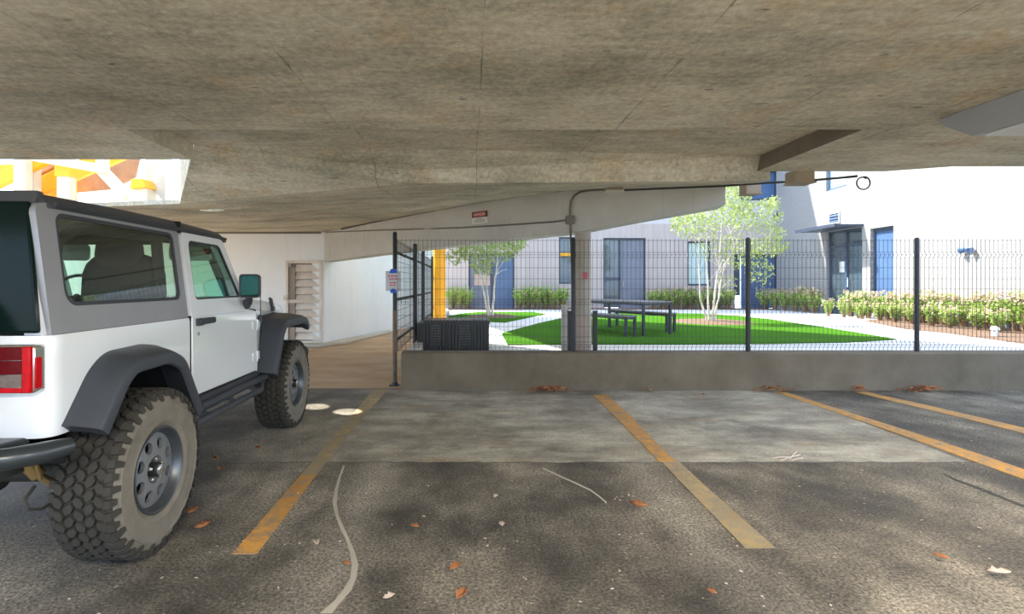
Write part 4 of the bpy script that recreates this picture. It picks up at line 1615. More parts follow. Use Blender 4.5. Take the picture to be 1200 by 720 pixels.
poly = [P(171, 186, SD - 0.2), P(197, 180, SD - 0.2), P(197, 236, SD - 0.2), P(190, 235, SD - 0.2), P(171, 212, SD - 0.2)]
mb.hexa(poly, [p + Vector((0, 0.04, 0)) for p in poly])
mb.build('gusset_plate', M['grey_plate'], e, smooth=0)
mb = MB()
mb.tube([P(197, 240, SD - 0.3), P(197, 178, SD - 0.3)], 0.05, 10)
mb.build('handrail', M['cream'], e)

# ------------------------------------------------------------------ ceiling lamp housing at upper right
e = empty('ceiling_light', (3.2, 0.0, ZB), 'long grey ceiling light housing under the slab at the upper right', 'ceiling light')
q = MB()
z0 = 2.365 - ZB
far_pts = [(0.0, 3.56, 0.0), (0.0, 3.52, z0 * 0.35), (0.0, 3.33, z0), (0.55, 3.33, z0), (0.55, 3.52, z0 * 0.35), (0.55, 3.56, 0.0)]
near_pts = [(0.0, 0.6, 0.0), (0.0, 0.6, z0 * 0.35), (0.0, 0.6, z0), (0.55, 0.6, z0), (0.55, 0.6, z0 * 0.35), (0.55, 0.6, 0.0)]
q.hexa([Vector(p) for p in near_pts], [Vector(p) for p in far_pts])
q.build('housing', M['lamp_body'], e, smooth=0, bevel=0.006)
q = MB()
q.box(0.04, 0.51, 0.65, 3.28, z0 - 0.012, z0 + 0.001)
lens = q.build('diffuser', M['sign_white'], e, smooth=0)


def area_lamp(loc, sx, sy, energy, col=(1.0, 0.90, 0.76)):
    la = bpy.data.lights.new('lamp', 'AREA')
    la.shape = 'RECTANGLE'
    la.size = sx
    la.size_y = sy
    la.energy = energy
    la.color = col
    o = bpy.data.objects.new('lamp', la)
    o.location = loc
    COL.objects.link(o)
    return o


LAMPS = [(3.47, 1.95, 2.365 - 0.02)]
area_lamp((3.47, 1.95, 2.345), 0.46, 2.6, 55)
for (x, y, lab) in ((-0.3, -0.9, 'added fill light over the empty bay, out of view behind the camera'), (2.3, -0.7, 'added fill light out of view behind the camera, nearest the right bay')):
    e = empty('ceiling_light', (x, y, ZB), lab, 'ceiling light', 'added fill lights behind the camera')
    q = MB()
    q.box(-0.7, 0.7, -0.12, 0.12, -0.09, 0.0)
    q.build('housing', M['lamp_body'], e, smooth=0, bevel=0.01)
    q = MB()
    q.box(-0.66, 0.66, -0.10, 0.10, -0.105, -0.09)
    q.build('diffuser', M['sign_white'], e, smooth=0)
    area_lamp((x, y, ZB - 0.13), 1.3, 0.2, 88 if x < 0 else 70)  # fill lamp with fitting, added out of view to brighten the bay

# ------------------------------------------------------------------ floor markings


def strip(name, left, right, mat, z=0.004):
    mb = MB()
    n = len(left)
    for i in range(n - 1):
        a, b, c_, d_ = left[i], right[i], right[i + 1], left[i + 1]
        mb.hexa([Vector((p.x, p.y, 0.0005)) for p in (a, b, c_, d_)], [Vector((p.x, p.y, z)) for p in (a, b, c_, d_)])
    return mb.build(name, mat, smooth=0)


def line(lpx, rpx, mat, label):
    Ls = [G(*p) for p in lpx]
    Rs = [G(*p) for p in rpx]
    o = strip('parking_line', Ls, Rs, mat)
    tag(o, label, 'painted line', 'parking bay lines')
    o['kind'] = 'thing'


line([(272, 650), (300, 618), (337, 575), (352, 558)], [(301, 650), (325, 618), (357, 575), (370, 558)], M['line'], 'near bright stretch of the orange bay line beside the vehicle')
line([(352, 558), (395, 507), (420, 478), (438, 456.5)], [(370, 558), (411, 507), (436, 478), (455, 456.5)], M['line_faded'], 'faded far stretch of the bay line ending at the corner fence post')
line([(695, 463.5), (720, 488), (765, 534), (772, 541.5)], [(712, 463.5), (739, 488), (783, 534), (793, 541.5)], M['line'], 'orange bay line crossing the concrete strip near the round column')
line([(776, 542.5), (800, 568), (838, 607), (873, 643)], [(797, 542.5), (824, 568), (868, 607), (909, 643)], M['line_faded'], 'faded tan bay line on the dark asphalt in the middle')
line([(908, 460), (965, 479), (1050, 508), (1130, 537), (1215, 568)], [(921, 460), (980, 479), (1072, 508), (1160, 537), (1250, 568)], M['line'], 'long orange bay line in front of the second fence post')
line([(1000, 459.5), (1060, 474), (1130, 491), (1215, 512)], [(1014, 459.5), (1080, 474), (1154, 491), (1245, 513)], M['line'], 'orange bay line farthest to the right under the open sky edge')

mk = [(403, 546, 2), (398, 560, 2.5), (394, 575, 4), (392, 590, 5), (395, 605, 4), (401, 620, 5), (407, 632, 4), (413, 648, 6), (416, 662, 8), (414, 678, 7), (407, 692, 10), (396, 705, 9), (382, 719, 14)]
o = strip('water_mark', [G(x - w_ / 2, y) for x, y, w_ in mk], [G(x + w_ / 2, y) for x, y, w_ in mk], M['stain'], 0.002)
tag(o, 'pale winding dried water mark on the asphalt beside the faded line', 'water mark')
mk = [(636, 549, 2), (655, 558, 2.5), (675, 567, 3), (692, 575, 3), (703, 583, 3), (711, 590, 4)]
o = strip('scratch_mark', [G(x, y - w_ / 3) for x, y, w_ in mk], [G(x, y + w_ / 3) for x, y, w_ in mk], M['stain'], 0.002)
tag(o, 'short pale curved scratch on the asphalt in the middle', 'scratch')

mk = [(1106, 556, 2), (1120, 563, 4), (1140, 570, 4), (1160, 578, 5), (1180, 586, 4), (1215, 600, 4)]
o = strip('pavement_crack', [G(x, y - w_ / 3) for x, y, w_ in mk], [G(x, y + w_ / 3) for x, y, w_ in mk], M['axle'], 0.0015)
tag(o, 'dark crack running across the asphalt at the right beyond the long orange line', 'crack')

# ------------------------------------------------------------------ fallen leaves


def leaf_shape(mb, c0, s, ang, curl, tilt):
    pts = []
    outline = [(-0.5, 0), (-0.25, 0.20), (-0.05, 0.16), (0.05, 0.30), (0.2, 0.18), (0.5, 0.0), (0.2, -0.18), (0.05, -0.30), (-0.05, -0.16), (-0.25, -0.20)]
    M4 = Matrix.Translation(c0) @ Matrix.Rotation(ang, 4, 'Z') @ Matrix.Rotation(tilt, 4, 'X')
    for x, y in outline:
        pts.append(M4 @ Vector((x * s, y * s, s * curl * (abs(y) * 1.6 + x * x))))
    mid = [M4 @ Vector((x * s, 0, s * curl * x * x)) for x in (-0.2, 0.15)]
    o_ = len(mb.v)
    vs2 = pts + mid
    fcs2 = [(0, 1, 10), (1, 2, 10), (2, 3, 11, 10), (3, 4, 11), (4, 5, 11), (5, 6, 11), (6, 7, 11), (7, 8, 10, 11), (8, 9, 10), (9, 0, 10)]
    mb.add(vs2, fcs2)


leaf_spots = [(302, 528, 0.10, 0, 'curled brown dead leaf on the asphalt between the wheels and the orange line'),
              (252, 541, 0.09, 0, 'brown dead leaf beside the tread of the rear wheel, uppermost there'),
              (258, 552, 0.07, 0, 'small brown dead leaf beside the rear wheel, just below another'),
              (226, 603, 0.10, 0, 'brown dead leaf close to the bottom of the rear wheel'),
              (238, 621, 0.10, 0, 'brown dead leaf just in front of the rear wheel contact patch'),
              (748, 597, 0.12, 0, 'large curled red brown leaf to the right of the pale curved scratch'),
              (534, 670, 0.085, 0, 'reddish dead leaf in the near middle of the asphalt'),
              (540, 704, 0.09, 0, 'tan dead leaf nearest the camera'),
              (486, 621, 0.06, 0, 'small tan dead leaf to the right of the pale winding mark'),
              (456, 705, 0.06, 1, 'small pale dead leaf at the near edge beside the winding mark'),
              (588, 618, 0.06, 1, 'small pale leaf fragment above the reddish leaf'),
              (1103, 657, 0.07, 0, 'dark red leaf in the near right asphalt'),
              (1171, 676, 0.11, 1, 'pale crumpled dry leaf at the near right'),
              (834, 698, 0.05, 0, 'small orange leaf under the faded tan bay line'),
              (581, 585, 0.05, 1, 'tiny pale leaf left of the scratch mark'),
              (406, 665, 0.05, 0, 'small brown leaf lying on the pale winding mark'),
              (371, 641, 0.06, 1, 'small pale leaf between the orange line and the winding mark'),
              (824, 464, 0.07, 0, 'brown dead leaf by the kerb between the two leaf heaps'),
              (762, 459, 0.10, 0, 'red brown dead leaf against the kerb right of the column')]
for (px, py, s, kd, lab) in leaf_spots:
    mb = MB()
    c0 = G(px, py)
    leaf_shape(mb, Vector((0, 0, 0.012)), s, random.uniform(0, 6.28), random.uniform(0.4, 0.8), random.uniform(-0.12, 0.12))
    o = mb.build('dead_leaf', M['pale_leaf'] if kd else M['dead_leaf'], smooth=60)
    o.location = (c0.x, c0.y, 0.004)
    sm = o.modifiers.new('thick', 'SOLIDIFY')
    sm.thickness = 0.002
    tag(o, lab, 'leaf', 'fallen leaves on the floor')
# crumbs of dry leaf all over the asphalt (uncountable litter)
mb = MB()
for _ in range(420):
    y = random.uniform(1.9, 6.7)
    x = random.uniform(-1.0, 0.95) * y + 0.15
    if x < -1.55 and random.random() < 0.5:
        continue
    leaf_shape(mb, Vector((x, y, 0.004)), random.uniform(0.008, 0.026), random.uniform(0, 6.28), 0.25, random.uniform(-0.3, 0.3))
o = mb.build('litter', M['pale_leaf'], smooth=0)
tag(o, 'tiny crumbs of dry leaf scattered over the asphalt', 'litter', kind='stuff')
for (px, w_, n, lab) in ((645, 0.32, 90, 'heap of red brown leaves against the kerb left of the column'), (1080, 0.36, 90, 'heap of brown leaves against the kerb near the farthest right line'),
                         (905, 0.28, 40, 'thin drift of brown leaves at the kerb end of the long orange line'), (1005, 0.12, 22, 'small clump of leaves at the kerb end of the farthest right line')):
    mb = MB()
    for _ in range(n):
        x = random.gauss(0, 0.45) * w_
        hh = max(0.0, 0.06 * (1 - (x / (w_ * 1.1)) ** 2))
        leaf_shape(mb, Vector((x, -abs(random.gauss(0, 0.05)) - 0.02, 0.012 + random.random() * hh)), random.uniform(0.035, 0.075), random.uniform(0, 6.28), random.uniform(0.2, 0.7), random.uniform(-0.5, 0.5))
    o = mb.build('fallen_leaves', M['dead_leaf'], smooth=0)
    o.location = (P(px, 0, 6.90).x, 6.90, 0)
    tag(o, lab, 'leaf heap', kind='stuff')
mb = MB()
for (a, b) in (((915, 541), (938, 536)), ((925, 540), (934, 532)), ((905, 538), (926, 539)), ((928, 541), (941, 540))):
    pa, pb = G(*a), G(*b)
    pa.z = pb.z = 0.006
    pb.z = 0.02
    mb.tube([pa, pa.lerp(pb, 0.5) + Vector((0, 0, 0.006)), pb], 0.004, 5)
o = mb.build('dry_twig', M['pale_leaf'])
tag(o, 'pale dry twig lying at the edge of the concrete strip', 'twig')

# ------------------------------------------------------------------ vehicle (local: +x = its right side, +y = forward, origin under the rear axle)
car = empty('off_road_vehicle', (-2.59, 2.75, 0), 'silver white two-door off-road vehicle with graphite hardtop parked at the left', 'car', rotz=0.033)
RT, RW = 0.43, 0.95         # tyre radius, outer face


def V(x, y, z):
    return Vector((x, y, z))


# --- wheel (built once; outer face towards +x, centre at origin)
def make_wheel(parent):
    w_ = bpy.data.objects.new('wheel', None)
    COL.objects.link(w_)
    w_.parent = parent
    mb = MB()
    prof = [(0.215, -0.115), (0.232, -0.130), (0.30, -0.146), (0.36, -0.143), (0.395, -0.132), (0.408, -0.115), (0.412, 0.0), (0.408, 0.115), (0.395, 0.132), (0.375, 0.139), (0.36, 0.143), (0.30, 0.146), (0.262, 0.140), (0.240, 0.133), (0.225, 0.124), (0.215, 0.110)]
    mb.lathe(prof[:8] + [(0.395, 0.132)], 72)
    mb.mi = 1
    mb.lathe([(0.395, 0.132), (0.375, 0.139), (0.36, 0.143), (0.358, 0.1465), (0.350, 0.1465), (0.348, 0.1435), (0.30, 0.146), (0.262, 0.140), (0.258, 0.142), (0.250, 0.140), (0.240, 0.133), (0.225, 0.124), (0.215, 0.110)], 72)
    # raised sidewall bars
    mb.mi = 0
    N = 44
    hexa = [(-0.029, -0.013), (-0.004, -0.0235), (0.019, -0.011), (0.029, 0.013), (0.004, 0.0235), (-0.019, 0.011)]

    def block(a0, xc, sh, r0, r1, shr=0.93):
        lo, hi = [], []
        for u, v in sh:
            for lst, r_, k_ in ((lo, r0, 1.0), (hi, r1, shr)):
                a = a0 + u * k_ / RT
                lst.append(V(xc + v * k_, r_ * math.cos(a), r_ * math.sin(a)))
        mb.hexa(lo, hi)
    for i in range(N):
        for row, xc in enumerate((-0.092, -0.046, 0.0, 0.046, 0.092)):
            a = 2 * PI * (i + (0.5 if row % 2 else 0.0)) / N
            sh = hexa if row % 2 == 0 else [(u, -v) for u, v in reversed(hexa)]
            block(a, xc, sh, 0.404, RT)
        for s in (-1, 1):
            a = 2 * PI * (i + (0.25 if s > 0 else 0.7)) / N
            long_ = i % 2
            dA = 0.0215 / RT
            lo = [V(s * 0.106, 0.404 * math.cos(a + t), 0.404 * math.sin(a + t)) for t in (-dA, dA)]
            hi = [V(s * 0.108, (RT - 0.001) * math.cos(a + t), (RT - 0.001) * math.sin(a + t)) for t in (-dA * 0.9, dA * 0.9)]
            e1 = [V(s * 0.137, (RT - 0.010) * math.cos(a + t), (RT - 0.010) * math.sin(a + t)) for t in (-dA * 0.95, dA * 0.8)]
            e2 = [V(s * (0.151 if long_ else 0.148), (0.365 if long_ else 0.385) * math.cos(a + t), (0.365 if long_ else 0.385) * math.sin(a + t)) for t in (-dA * 0.8, dA * 0.6)]
            mb.hexa([lo[0], hi[0], e1[0], e2[0]], [lo[1], hi[1], e1[1], e2[1]])
    mb.build('tyre', [M['rubber'], M['sidewall']], w_, smooth=40)
    # rim: lip, barrel
    mb = MB()
    mb.lathe([(0.215, 0.110), (0.226, 0.122), (0.226, 0.130), (0.219, 0.134), (0.212, 0.130), (0.207, 0.120), (0.200, 0.105), (0.194, 0.088), (0.189, 0.060), (0.186, -0.11), (0.215, -0.115)], 64)
    mb.build('rim', M['rim'], w_, smooth=35)
    # disc with eight round holes
    mb = MB()
    r0, r1 = 0.076, 0.192
    rc, rh = 0.136, 0.0305

    def dx(r_):
        t = (r_ - r0) / (r1 - r0)
        return 0.104 - 0.018 * t ** 2.0
    NS = 8
    for k_ in range(NS):
        ac = 2 * PI * (k_ + 0.5) / NS
        half = PI / NS
        bnd = []
        m_ = 6
        for j in range(m_):
            bnd.append((r0, -half + 2 * half * j / m_))
        for j in range(m_):
            bnd.append((r0 + (r1 - r0) * j / m_, half))
        for j in range(m_):
            bnd.append((r1, half - 2 * half * j / m_))
        for j in range(m_):
            bnd.append((r1 - (r1 - r0) * j / m_, -half))
        ob, ib, ibb = [], [], []
        for r_, a in bnd:
            u, v = r_ * math.cos(a) - rc, r_ * math.sin(a)
            th = math.atan2(v, u)
            ob.append(V(dx(r_), r_ * math.cos(ac + a), r_ * math.sin(ac + a)))
            hu, hv = rc + rh * math.cos(th), rh * math.sin(th)
            hr, ha = math.hypot(hu, hv), math.atan2(hv, hu)
            ib.append(V(dx(hr), hr * math.cos(ac + ha), hr * math.sin(ac + ha)))
            ibb.append(ib[-1] + V(-0.022, 0, 0))
        mb.loft([ob, ib, ibb], True, False)
    mb.lathe([(0.076, 0.104), (0.072, 0.102), (0.070, 0.082), (0.038, 0.080)], 40)
    mb.build('disc', M['rim_face'], w_, smooth=35)
    # hub with cap and lug nuts
    mb = MB()
    mb.lathe([(0.040, 0.080), (0.038, 0.118), (0.032, 0.124), (0.0, 0.124)], 24)
    mb.build('hub', M['black'], w_, smooth=30)
    mb = MB()
    mb.lathe([(0.028, 0.122), (0.027, 0.133), (0.020, 0.138), (0.0, 0.139)], 20)
    mb.build('hub_cap', M['chrome'], w_, smooth=40)
    for k_ in range(5):
        mb = MB()
        a = 2 * PI * k_ / 5 + 0.3
        c0 = (0, 0.0555 * math.cos(a), 0.0555 * math.sin(a))
        mb.lathe([(0.012, 0.080), (0.0105, 0.108), (0.006, 0.114), (0.0, 0.114)], 6, 'x', c0)
        mb.build('lug_nut', M['chrome'], w_, smooth=20)
    mb = MB()
    mb.lathe([(0.0, 0.050), (0.186, 0.050), (0.186, 0.02), (0.0, 0.02)], 40)
    mb.build('brake_disc', M['black'], w_, smooth=30)
    return w_


wh = make_wheel(car)
wh.location = (RW - 0.148, 0, RT)
WBASE = 2.42
for (sx, y) in ((1, WBASE), (-1, 0), (-1, WBASE)):
    c_ = copy_tree(wh, car)
    c_.location = (sx * (RW - 0.148), y, RT)
    if sx < 0:
        c_.rotation_euler.z = PI
sp_ = copy_tree(wh, car)
sp_.name = 'spare_wheel'
sp_.location = (0.0, -0.82, 1.06)
sp_.rotation_euler.z = -PI / 2

# --- tub
BELT, SILL = 1.200, 0.655
plan = [(0.79, 1.74), (-0.79, 1.74), (-0.79, -0.575), (0.79, -0.575)]
planr = round_poly(plan, [0.01, 0.01, 0.08, 0.08], 6)
mb = MB()
rings = []
for z, f in ((SILL, 0.985), (0.72, 1.0), (1.12, 1.0), (1.18, 0.998), (BELT, 0.992)):
    rings.append([V(x * f, y if y > 1 else y * (f if f > 0.99 else 0.99), z) for x, y in planr])
mb.loft(rings)
tub = mb.build('body_tub', M['body'], None, smooth=30)
RA = [(-0.45, 0.4), (-0.44, 0.80), (-0.30, 0.97), (-0.2, 1.03), (0.10, 1.035), (0.262, 0.985), (0.468, 0.655), (0.50, 0.4)]
cutl = []
for s in (-1, 1):
    c_ = MB()
    c_.prism(RA, 'x', s * 0.50, s * 1.3)
    cutl.append(c_)
c_ = MB()
c_.box(-1.2, 1.2, -1.0, -0.25, 0.4, 0.765)
cutl.append(c_)
boolean_cut(tub, cutl)
tub.data.materials.clear()
tub.data.materials.append(M['body'])
tub.data.materials.append(M['black'])
for p in tub.data.polygons:
    c0 = p.center
    inside = abs(c0.x) < 0.765 and c0.y > -0.54 and c0.y < 1.70
    arch = abs(p.normal.x) < 0.5 and -0.455 < c0.y < 0.49 and c0.z < 1.04 and abs(c0.x) < 0.80
    p.material_index = 1 if arch or (inside and (p.normal.z > 0.7 or c0.z < 1.12)) or p.normal.z < -0.7 else 0
    p.use_smooth = True
tub.data.set_sharp_from_angle(angle=R(25))
tub.parent = car
# interior floor pan trim stays below the glass line: dark cargo floor
mb = MB()
mb.box(-0.74, 0.74, -0.53, 1.66, BELT - 0.006, BELT + 0.004)
mb.build('interior_floor', M['seat'], car, smooth=0)

# --- front clip: cowl, engine bay, hood, grille
mb = MB()
mb.hexa([V(x, y, 0.655) for x, y in ((-0.79, 1.735), (0.79, 1.735), (0.755, 2.02), (-0.755, 2.02))],
        [V(x, y, z) for x, y, z in ((-0.785, 1.735, BELT), (0.785, 1.735, BELT), (0.72, 2.02, BELT - 0.01), (-0.72, 2.02, BELT - 0.01))])
mb.build('cowl', M['body'], car, bevel=0.012)
mb = MB()
mb.hexa([V(x, y, 0.72) for x, y in ((-0.64, 1.9), (0.64, 1.9), (0.58, 2.88), (-0.58, 2.88))],
        [V(x, y, z) for x, y, z in ((-0.675, 1.9, 1.20), (0.675, 1.9, 1.20), (0.62, 2.88, 1.14), (-0.62, 2.88, 1.14))])
mb.build('engine_bay', M['body'], car, bevel=0.01)
mb = MB()
rings = []
for y, hw, zs, zt in ((1.50, 0.72, 1.225, 1.29), (1.75, 0.72, 1.235, 1.31), (2.0, 0.715, 1.235, 1.315), (2.4, 0.685, 1.205, 1.29), (2.75, 0.65, 1.17, 1.25), (2.86, 0.642, 1.15, 1.22), (2.91, 0.63, 1.12, 1.175)):
    pr = [(-hw, zs - 0.06), (-hw, zs), (-hw * 0.965, zs + 0.035), (-hw * 0.80, zt - 0.022), (-hw * 0.4, zt), (hw * 0.4, zt), (hw * 0.80, zt - 0.022), (hw * 0.965, zs + 0.035), (hw, zs), (hw, zs - 0.06)]
    rings.append([V(x, y, z) for x, z in pr])
mb.loft(rings)
mb.build('hood', M['body'], car, smooth=35)
mb = MB()
mb.prism(round_poly([(-0.62, 0.70), (0.62, 0.70), (0.62, 1.12), (-0.62, 1.12)], 0.08), 'y', 2.88, 2.97)
grl = mb.build('grille', M['body'], car, smooth=30, bevel=0.008)
mb = MB()
for i in range(7):
    x = -0.30 + i * 0.10
    mb.prism(rrect(x - 0.028, x + 0.028, 0.80, 1.06, 0.026, 3), 'y', 2.965, 2.976)
mb.build('slot', M['black'], grl, smooth=0)
for s in (-1, 1):
    mb = MB()
    mb.lathe([(0.095, 2.96), (0.10, 2.985), (0.085, 2.99), (0.0, 3.0)], 28, 'y', (s * 0.47, 0, 0.95))
    mb.build('headlight', M['clear_lens'], grl, smooth=40)
mb = MB()
mb.tube([V(-0.82, 3.02, 0.66), V(-0.72, 3.10, 0.66), V(0.72, 3.10, 0.66), V(0.82, 3.02, 0.66)], 0.075, 12)
mb.box(-0.55, 0.55, 2.88, 3.06, 0.60, 0.70)
mb.build('front_bumper', M['bumper'], car, smooth=40)

# --- hood latches
for s in (-1, 1):
    mb = MB()
    mb.hexa([V(s * 0.685, 2.36, 1.195), V(s * 0.71, 2.36, 1.195), V(s * 0.71, 2.42, 1.185), V(s * 0.685, 2.42, 1.185)],
            [V(s * 0.675, 2.34, 1.29), V(s * 0.70, 2.34, 1.29), V(s * 0.705, 2.385, 1.275), V(s * 0.68, 2.385, 1.275)])
    mb.box(min(s * 0.66, s * 0.715), max(s * 0.66, s * 0.715), 2.37, 2.43, 1.15, 1.20)
    mb.build('hood_latch', M['trim'], car, bevel=0.006)

# --- flares


def flare(prof, xin, s, name):
    pts = [Vector((p[0], p[1])) for p in prof]
    fine = []
    # round the corners of the profile
    for i, p in enumerate(pts):
        if 0 < i < len(pts) - 1:
            a = (pts[i - 1] - p)
            b = (pts[i + 1] - p)
            ra = min(0.07, a.length * 0.45, b.length * 0.45)
            A, B = p + a.normalized() * ra, p + b.normalized() * ra
            for j in range(6):
                t = j / 5
                fine.append((1 - t) ** 2 * A + 2 * t * (1 - t) * p + t * t * B)
        else:
            fine.append(p)
    rings = []
    cen = Vector((sum(p[0] for p in prof) / len(prof), 0.5))
    for i, p in enumerate(fine):
        t = (fine[min(i + 1, len(fine) - 1)] - fine[max(i - 1, 0)]).normalized()
        n = Vector((-t.y, t.x))
        if n.dot(p - cen) < 0:
            n = -n
        xi = xin(p) if callable(xin) else xin

        def q(x, k_):
            w2 = p + n * k_
            return V(s * x, w2.x, w2.y)
        rings.append([q(xi, 0.045), q(0.5 * xi + 0.5 * 0.9, 0.040), q(0.905, 0.018), q(0.928, 0.006), q(0.937, -0.012), q(0.937, -0.062), q(0.925, -0.070), q(0.90, -0.060), q(0.86, -0.030), q(xi, -0.015)])
    mb = MB()
    mb.loft(rings)
    return mb.build(name, M['flare'], car, smooth=38)


rear_prof = [(-0.475, 0.775), (-0.315, 0.985), (-0.22, 1.045), (0.10, 1.05), (0.265, 0.985), (0.475, 0.645)]
front_prof = [(1.785, 0.63), (1.985, 1.0), (2.07, 1.075), (2.66, 1.08), (2.82, 1.045), (2.875, 0.965)]
for s in (1, -1):
    flare(rear_prof, 0.775, s, 'rear_flare')
    flare(front_prof, lambda p: 0.775 if p.x < 1.95 else (0.775 - 0.14 * min(1, (p.x - 1.95) / 0.15)), s, 'front_flare')
    # dark inner fender of the front wheel
    mb = MB()
    mb.hexa([V(s * 0.63, 2.02, 0.62), V(s * 0.72, 2.02, 0.62), V(s * 0.72, 2.05, 0.62), V(s * 0.63, 2.05, 0.62)], [V(s * 0.63, 2.02, 1.10), V(s * 0.80, 2.02, 1.08), V(s * 0.80, 2.05, 1.08), V(s * 0.63, 2.05, 1.10)])
    mb.build('inner_fender', M['black'], car, smooth=0)

# --- hardtop
HZ0, HZ1 = BELT + 0.002, 1.765


def sx_(z):
    return 0.783 - 0.072 * (z - 1.2) / 0.565


def ring_panel(outer, inner, s, fx, th, mats, name, parent, smooth=30):
    """panel between two loops of equal length in (y, z); fx(y, z) -> outer face x"""
    A = [V(s * fx(y, z), y, z) for y, z in outer]
    B = [V(s * fx(y, z), y, z) for y, z in inner]
    B2 = [V(s * (fx(y, z) - th), y, z) for y, z in inner]
    A2 = [V(s * (fx(y, z) - th), y, z) for y, z in outer]
    mb = MB()
    mb.loft([A, B, B2, A2], True, False, loop=True)
    return mb.build(name, mats, parent, smooth=smooth)


def pane(loop, s, fx, off, mat, name, parent):
    mb = MB()
    mb.hexa([V(s * (fx(y, z) - off), y, z) for y, z in loop], [V(s * (fx(y, z) - off - 0.005), y, z) for y, z in loop])
    return mb.build(name, mat, parent, smooth=0)


fxh = lambda y, z: sx_(z)
ht = bpy.data.objects.new('hardtop', None)
COL.objects.link(ht)
ht.parent = car
for s in (1, -1):
    outer = rrect(-0.555, 0.588, HZ0, HZ1 + 0.01, [0.004, 0.004, 0.05, 0.004], 5)
    inner = rrect(-0.45, 0.535, 1.320, 1.742, [0.055, 0.05, 0.05, 0.07], 5)
    ring_panel(outer, inner, s, fxh, 0.03, M['hardtop'], 'side_panel', ht)
    # black rubber surround and glass
    inner2 = rrect(-0.432, 0.517, 1.338, 1.724, [0.045, 0.04, 0.04, 0.06], 5)
    ring_panel([(y, z) for y, z in inner], inner2, s, lambda y, z: sx_(z) - 0.004, 0.012, M['trim'], 'window_seal', ht)
    pane(inner2, s, fxh, 0.008, M['window'], 'side_window', ht)
# roof
rings = []
for y, dz, wf in ((-0.50, -0.055, 0.985), (-0.485, -0.012, 0.998), (-0.44, 0.0, 1.0), (0.1, 0.012, 1.0), (0.64, 0.014, 1.0), (1.25, 0.002, 0.985), (1.32, -0.015, 0.98), (1.345, -0.04, 0.975)):
    pr = [(0.714, 1.755), (0.716, 1.772), (0.706, 1.795), (0.682, 1.815), (0.60, 1.832), (0.35, 1.845), (0.0, 1.85)]
    full = [(x * wf, z) for x, z in pr] + [(-x * wf, z) for x, z in reversed(pr[:-1])]
    top = [V(x, y, z + (dz if z > 1.78 else dz * 0.2)) for x, z in full]
    low = [V(x * 0.96 * wf, y, 1.755) for x, z in reversed(pr[:1])]
    rings.append(top)
mb = MB()
mb.loft(rings)
mb.build('roof_panel', M['roof'], ht, smooth=40)
# gutter / drip rail and seam between roof panels
for s in (1, -1):
    mb = MB()
    mb.tube([V(s * 0.722, -0.46, 1.772), V(s * 0.722, 0.4, 1.776), V(s * 0.720, 1.0, 1.774), V(s * 0.712, 1.30, 1.770)], 0.012, 6)
    mb.build('drip_rail', M['trim'], ht)
    mb = MB()
    mb.box(min(s * 0.69, s * 0.727), max(s * 0.69, s * 0.727), 0.588, 0.602, 1.75, 1.825)
    mb.build('roof_seam', M['black'], ht, smooth=0)
# rear corners + rear glass
for s in (1, -1):
    mb = MB()
    for z0_, z1_ in ((HZ0, HZ1),):
        lo, hi = [], []
        for z, lst in ((z0_, lo), (z1_, hi)):
            x = sx_(z)
            yy = -0.555 + (z - z0_) * 0.06
            lst += [V(s * (x - 0.002), yy + 0.03, z), V(s * (x - 0.012), yy + 0.006, z), V(s * (x - 0.04), yy - 0.018, z), V(s * (x - 0.095), yy - 0.024, z), V(s * (x - 0.095), yy + 0.03, z)]
        mb.hexa(lo, hi)
    mb.build('corner_pillar', M['hardtop'], ht, smooth=40)
mb = MB()
mb.hexa([V(x, y, HZ0 + 0.01) for x, y in ((-0.752, -0.592), (0.752, -0.592), (0.752, -0.565), (-0.752, -0.565))],
        [V(x, y, 1.775) for x, y in ((-0.685, -0.556), (0.685, -0.556), (0.685, -0.53), (-0.685, -0.53))])
mb.build('rear_glass', M['black_glass'], ht, smooth=0, bevel=0.012)
mb = MB()
mb.prism([(-0.53, 1.75), (-0.46, 1.75), (-0.46, 1.83), (-0.50, 1.83)], 'x', -0.68, 0.68)
mb.build('rear_header', M['roof'], ht, smooth=0, bevel=0.01)

# --- tailgate
mb = MB()
mb.prism(round_poly([(-0.56, 0.80), (0.56, 0.80), (0.56, 1.19), (-0.56, 1.19)], 0.03), 'y', -0.592, -0.57)
mb.build('tailgate', M['body'], car, smooth=30, bevel=0.006)

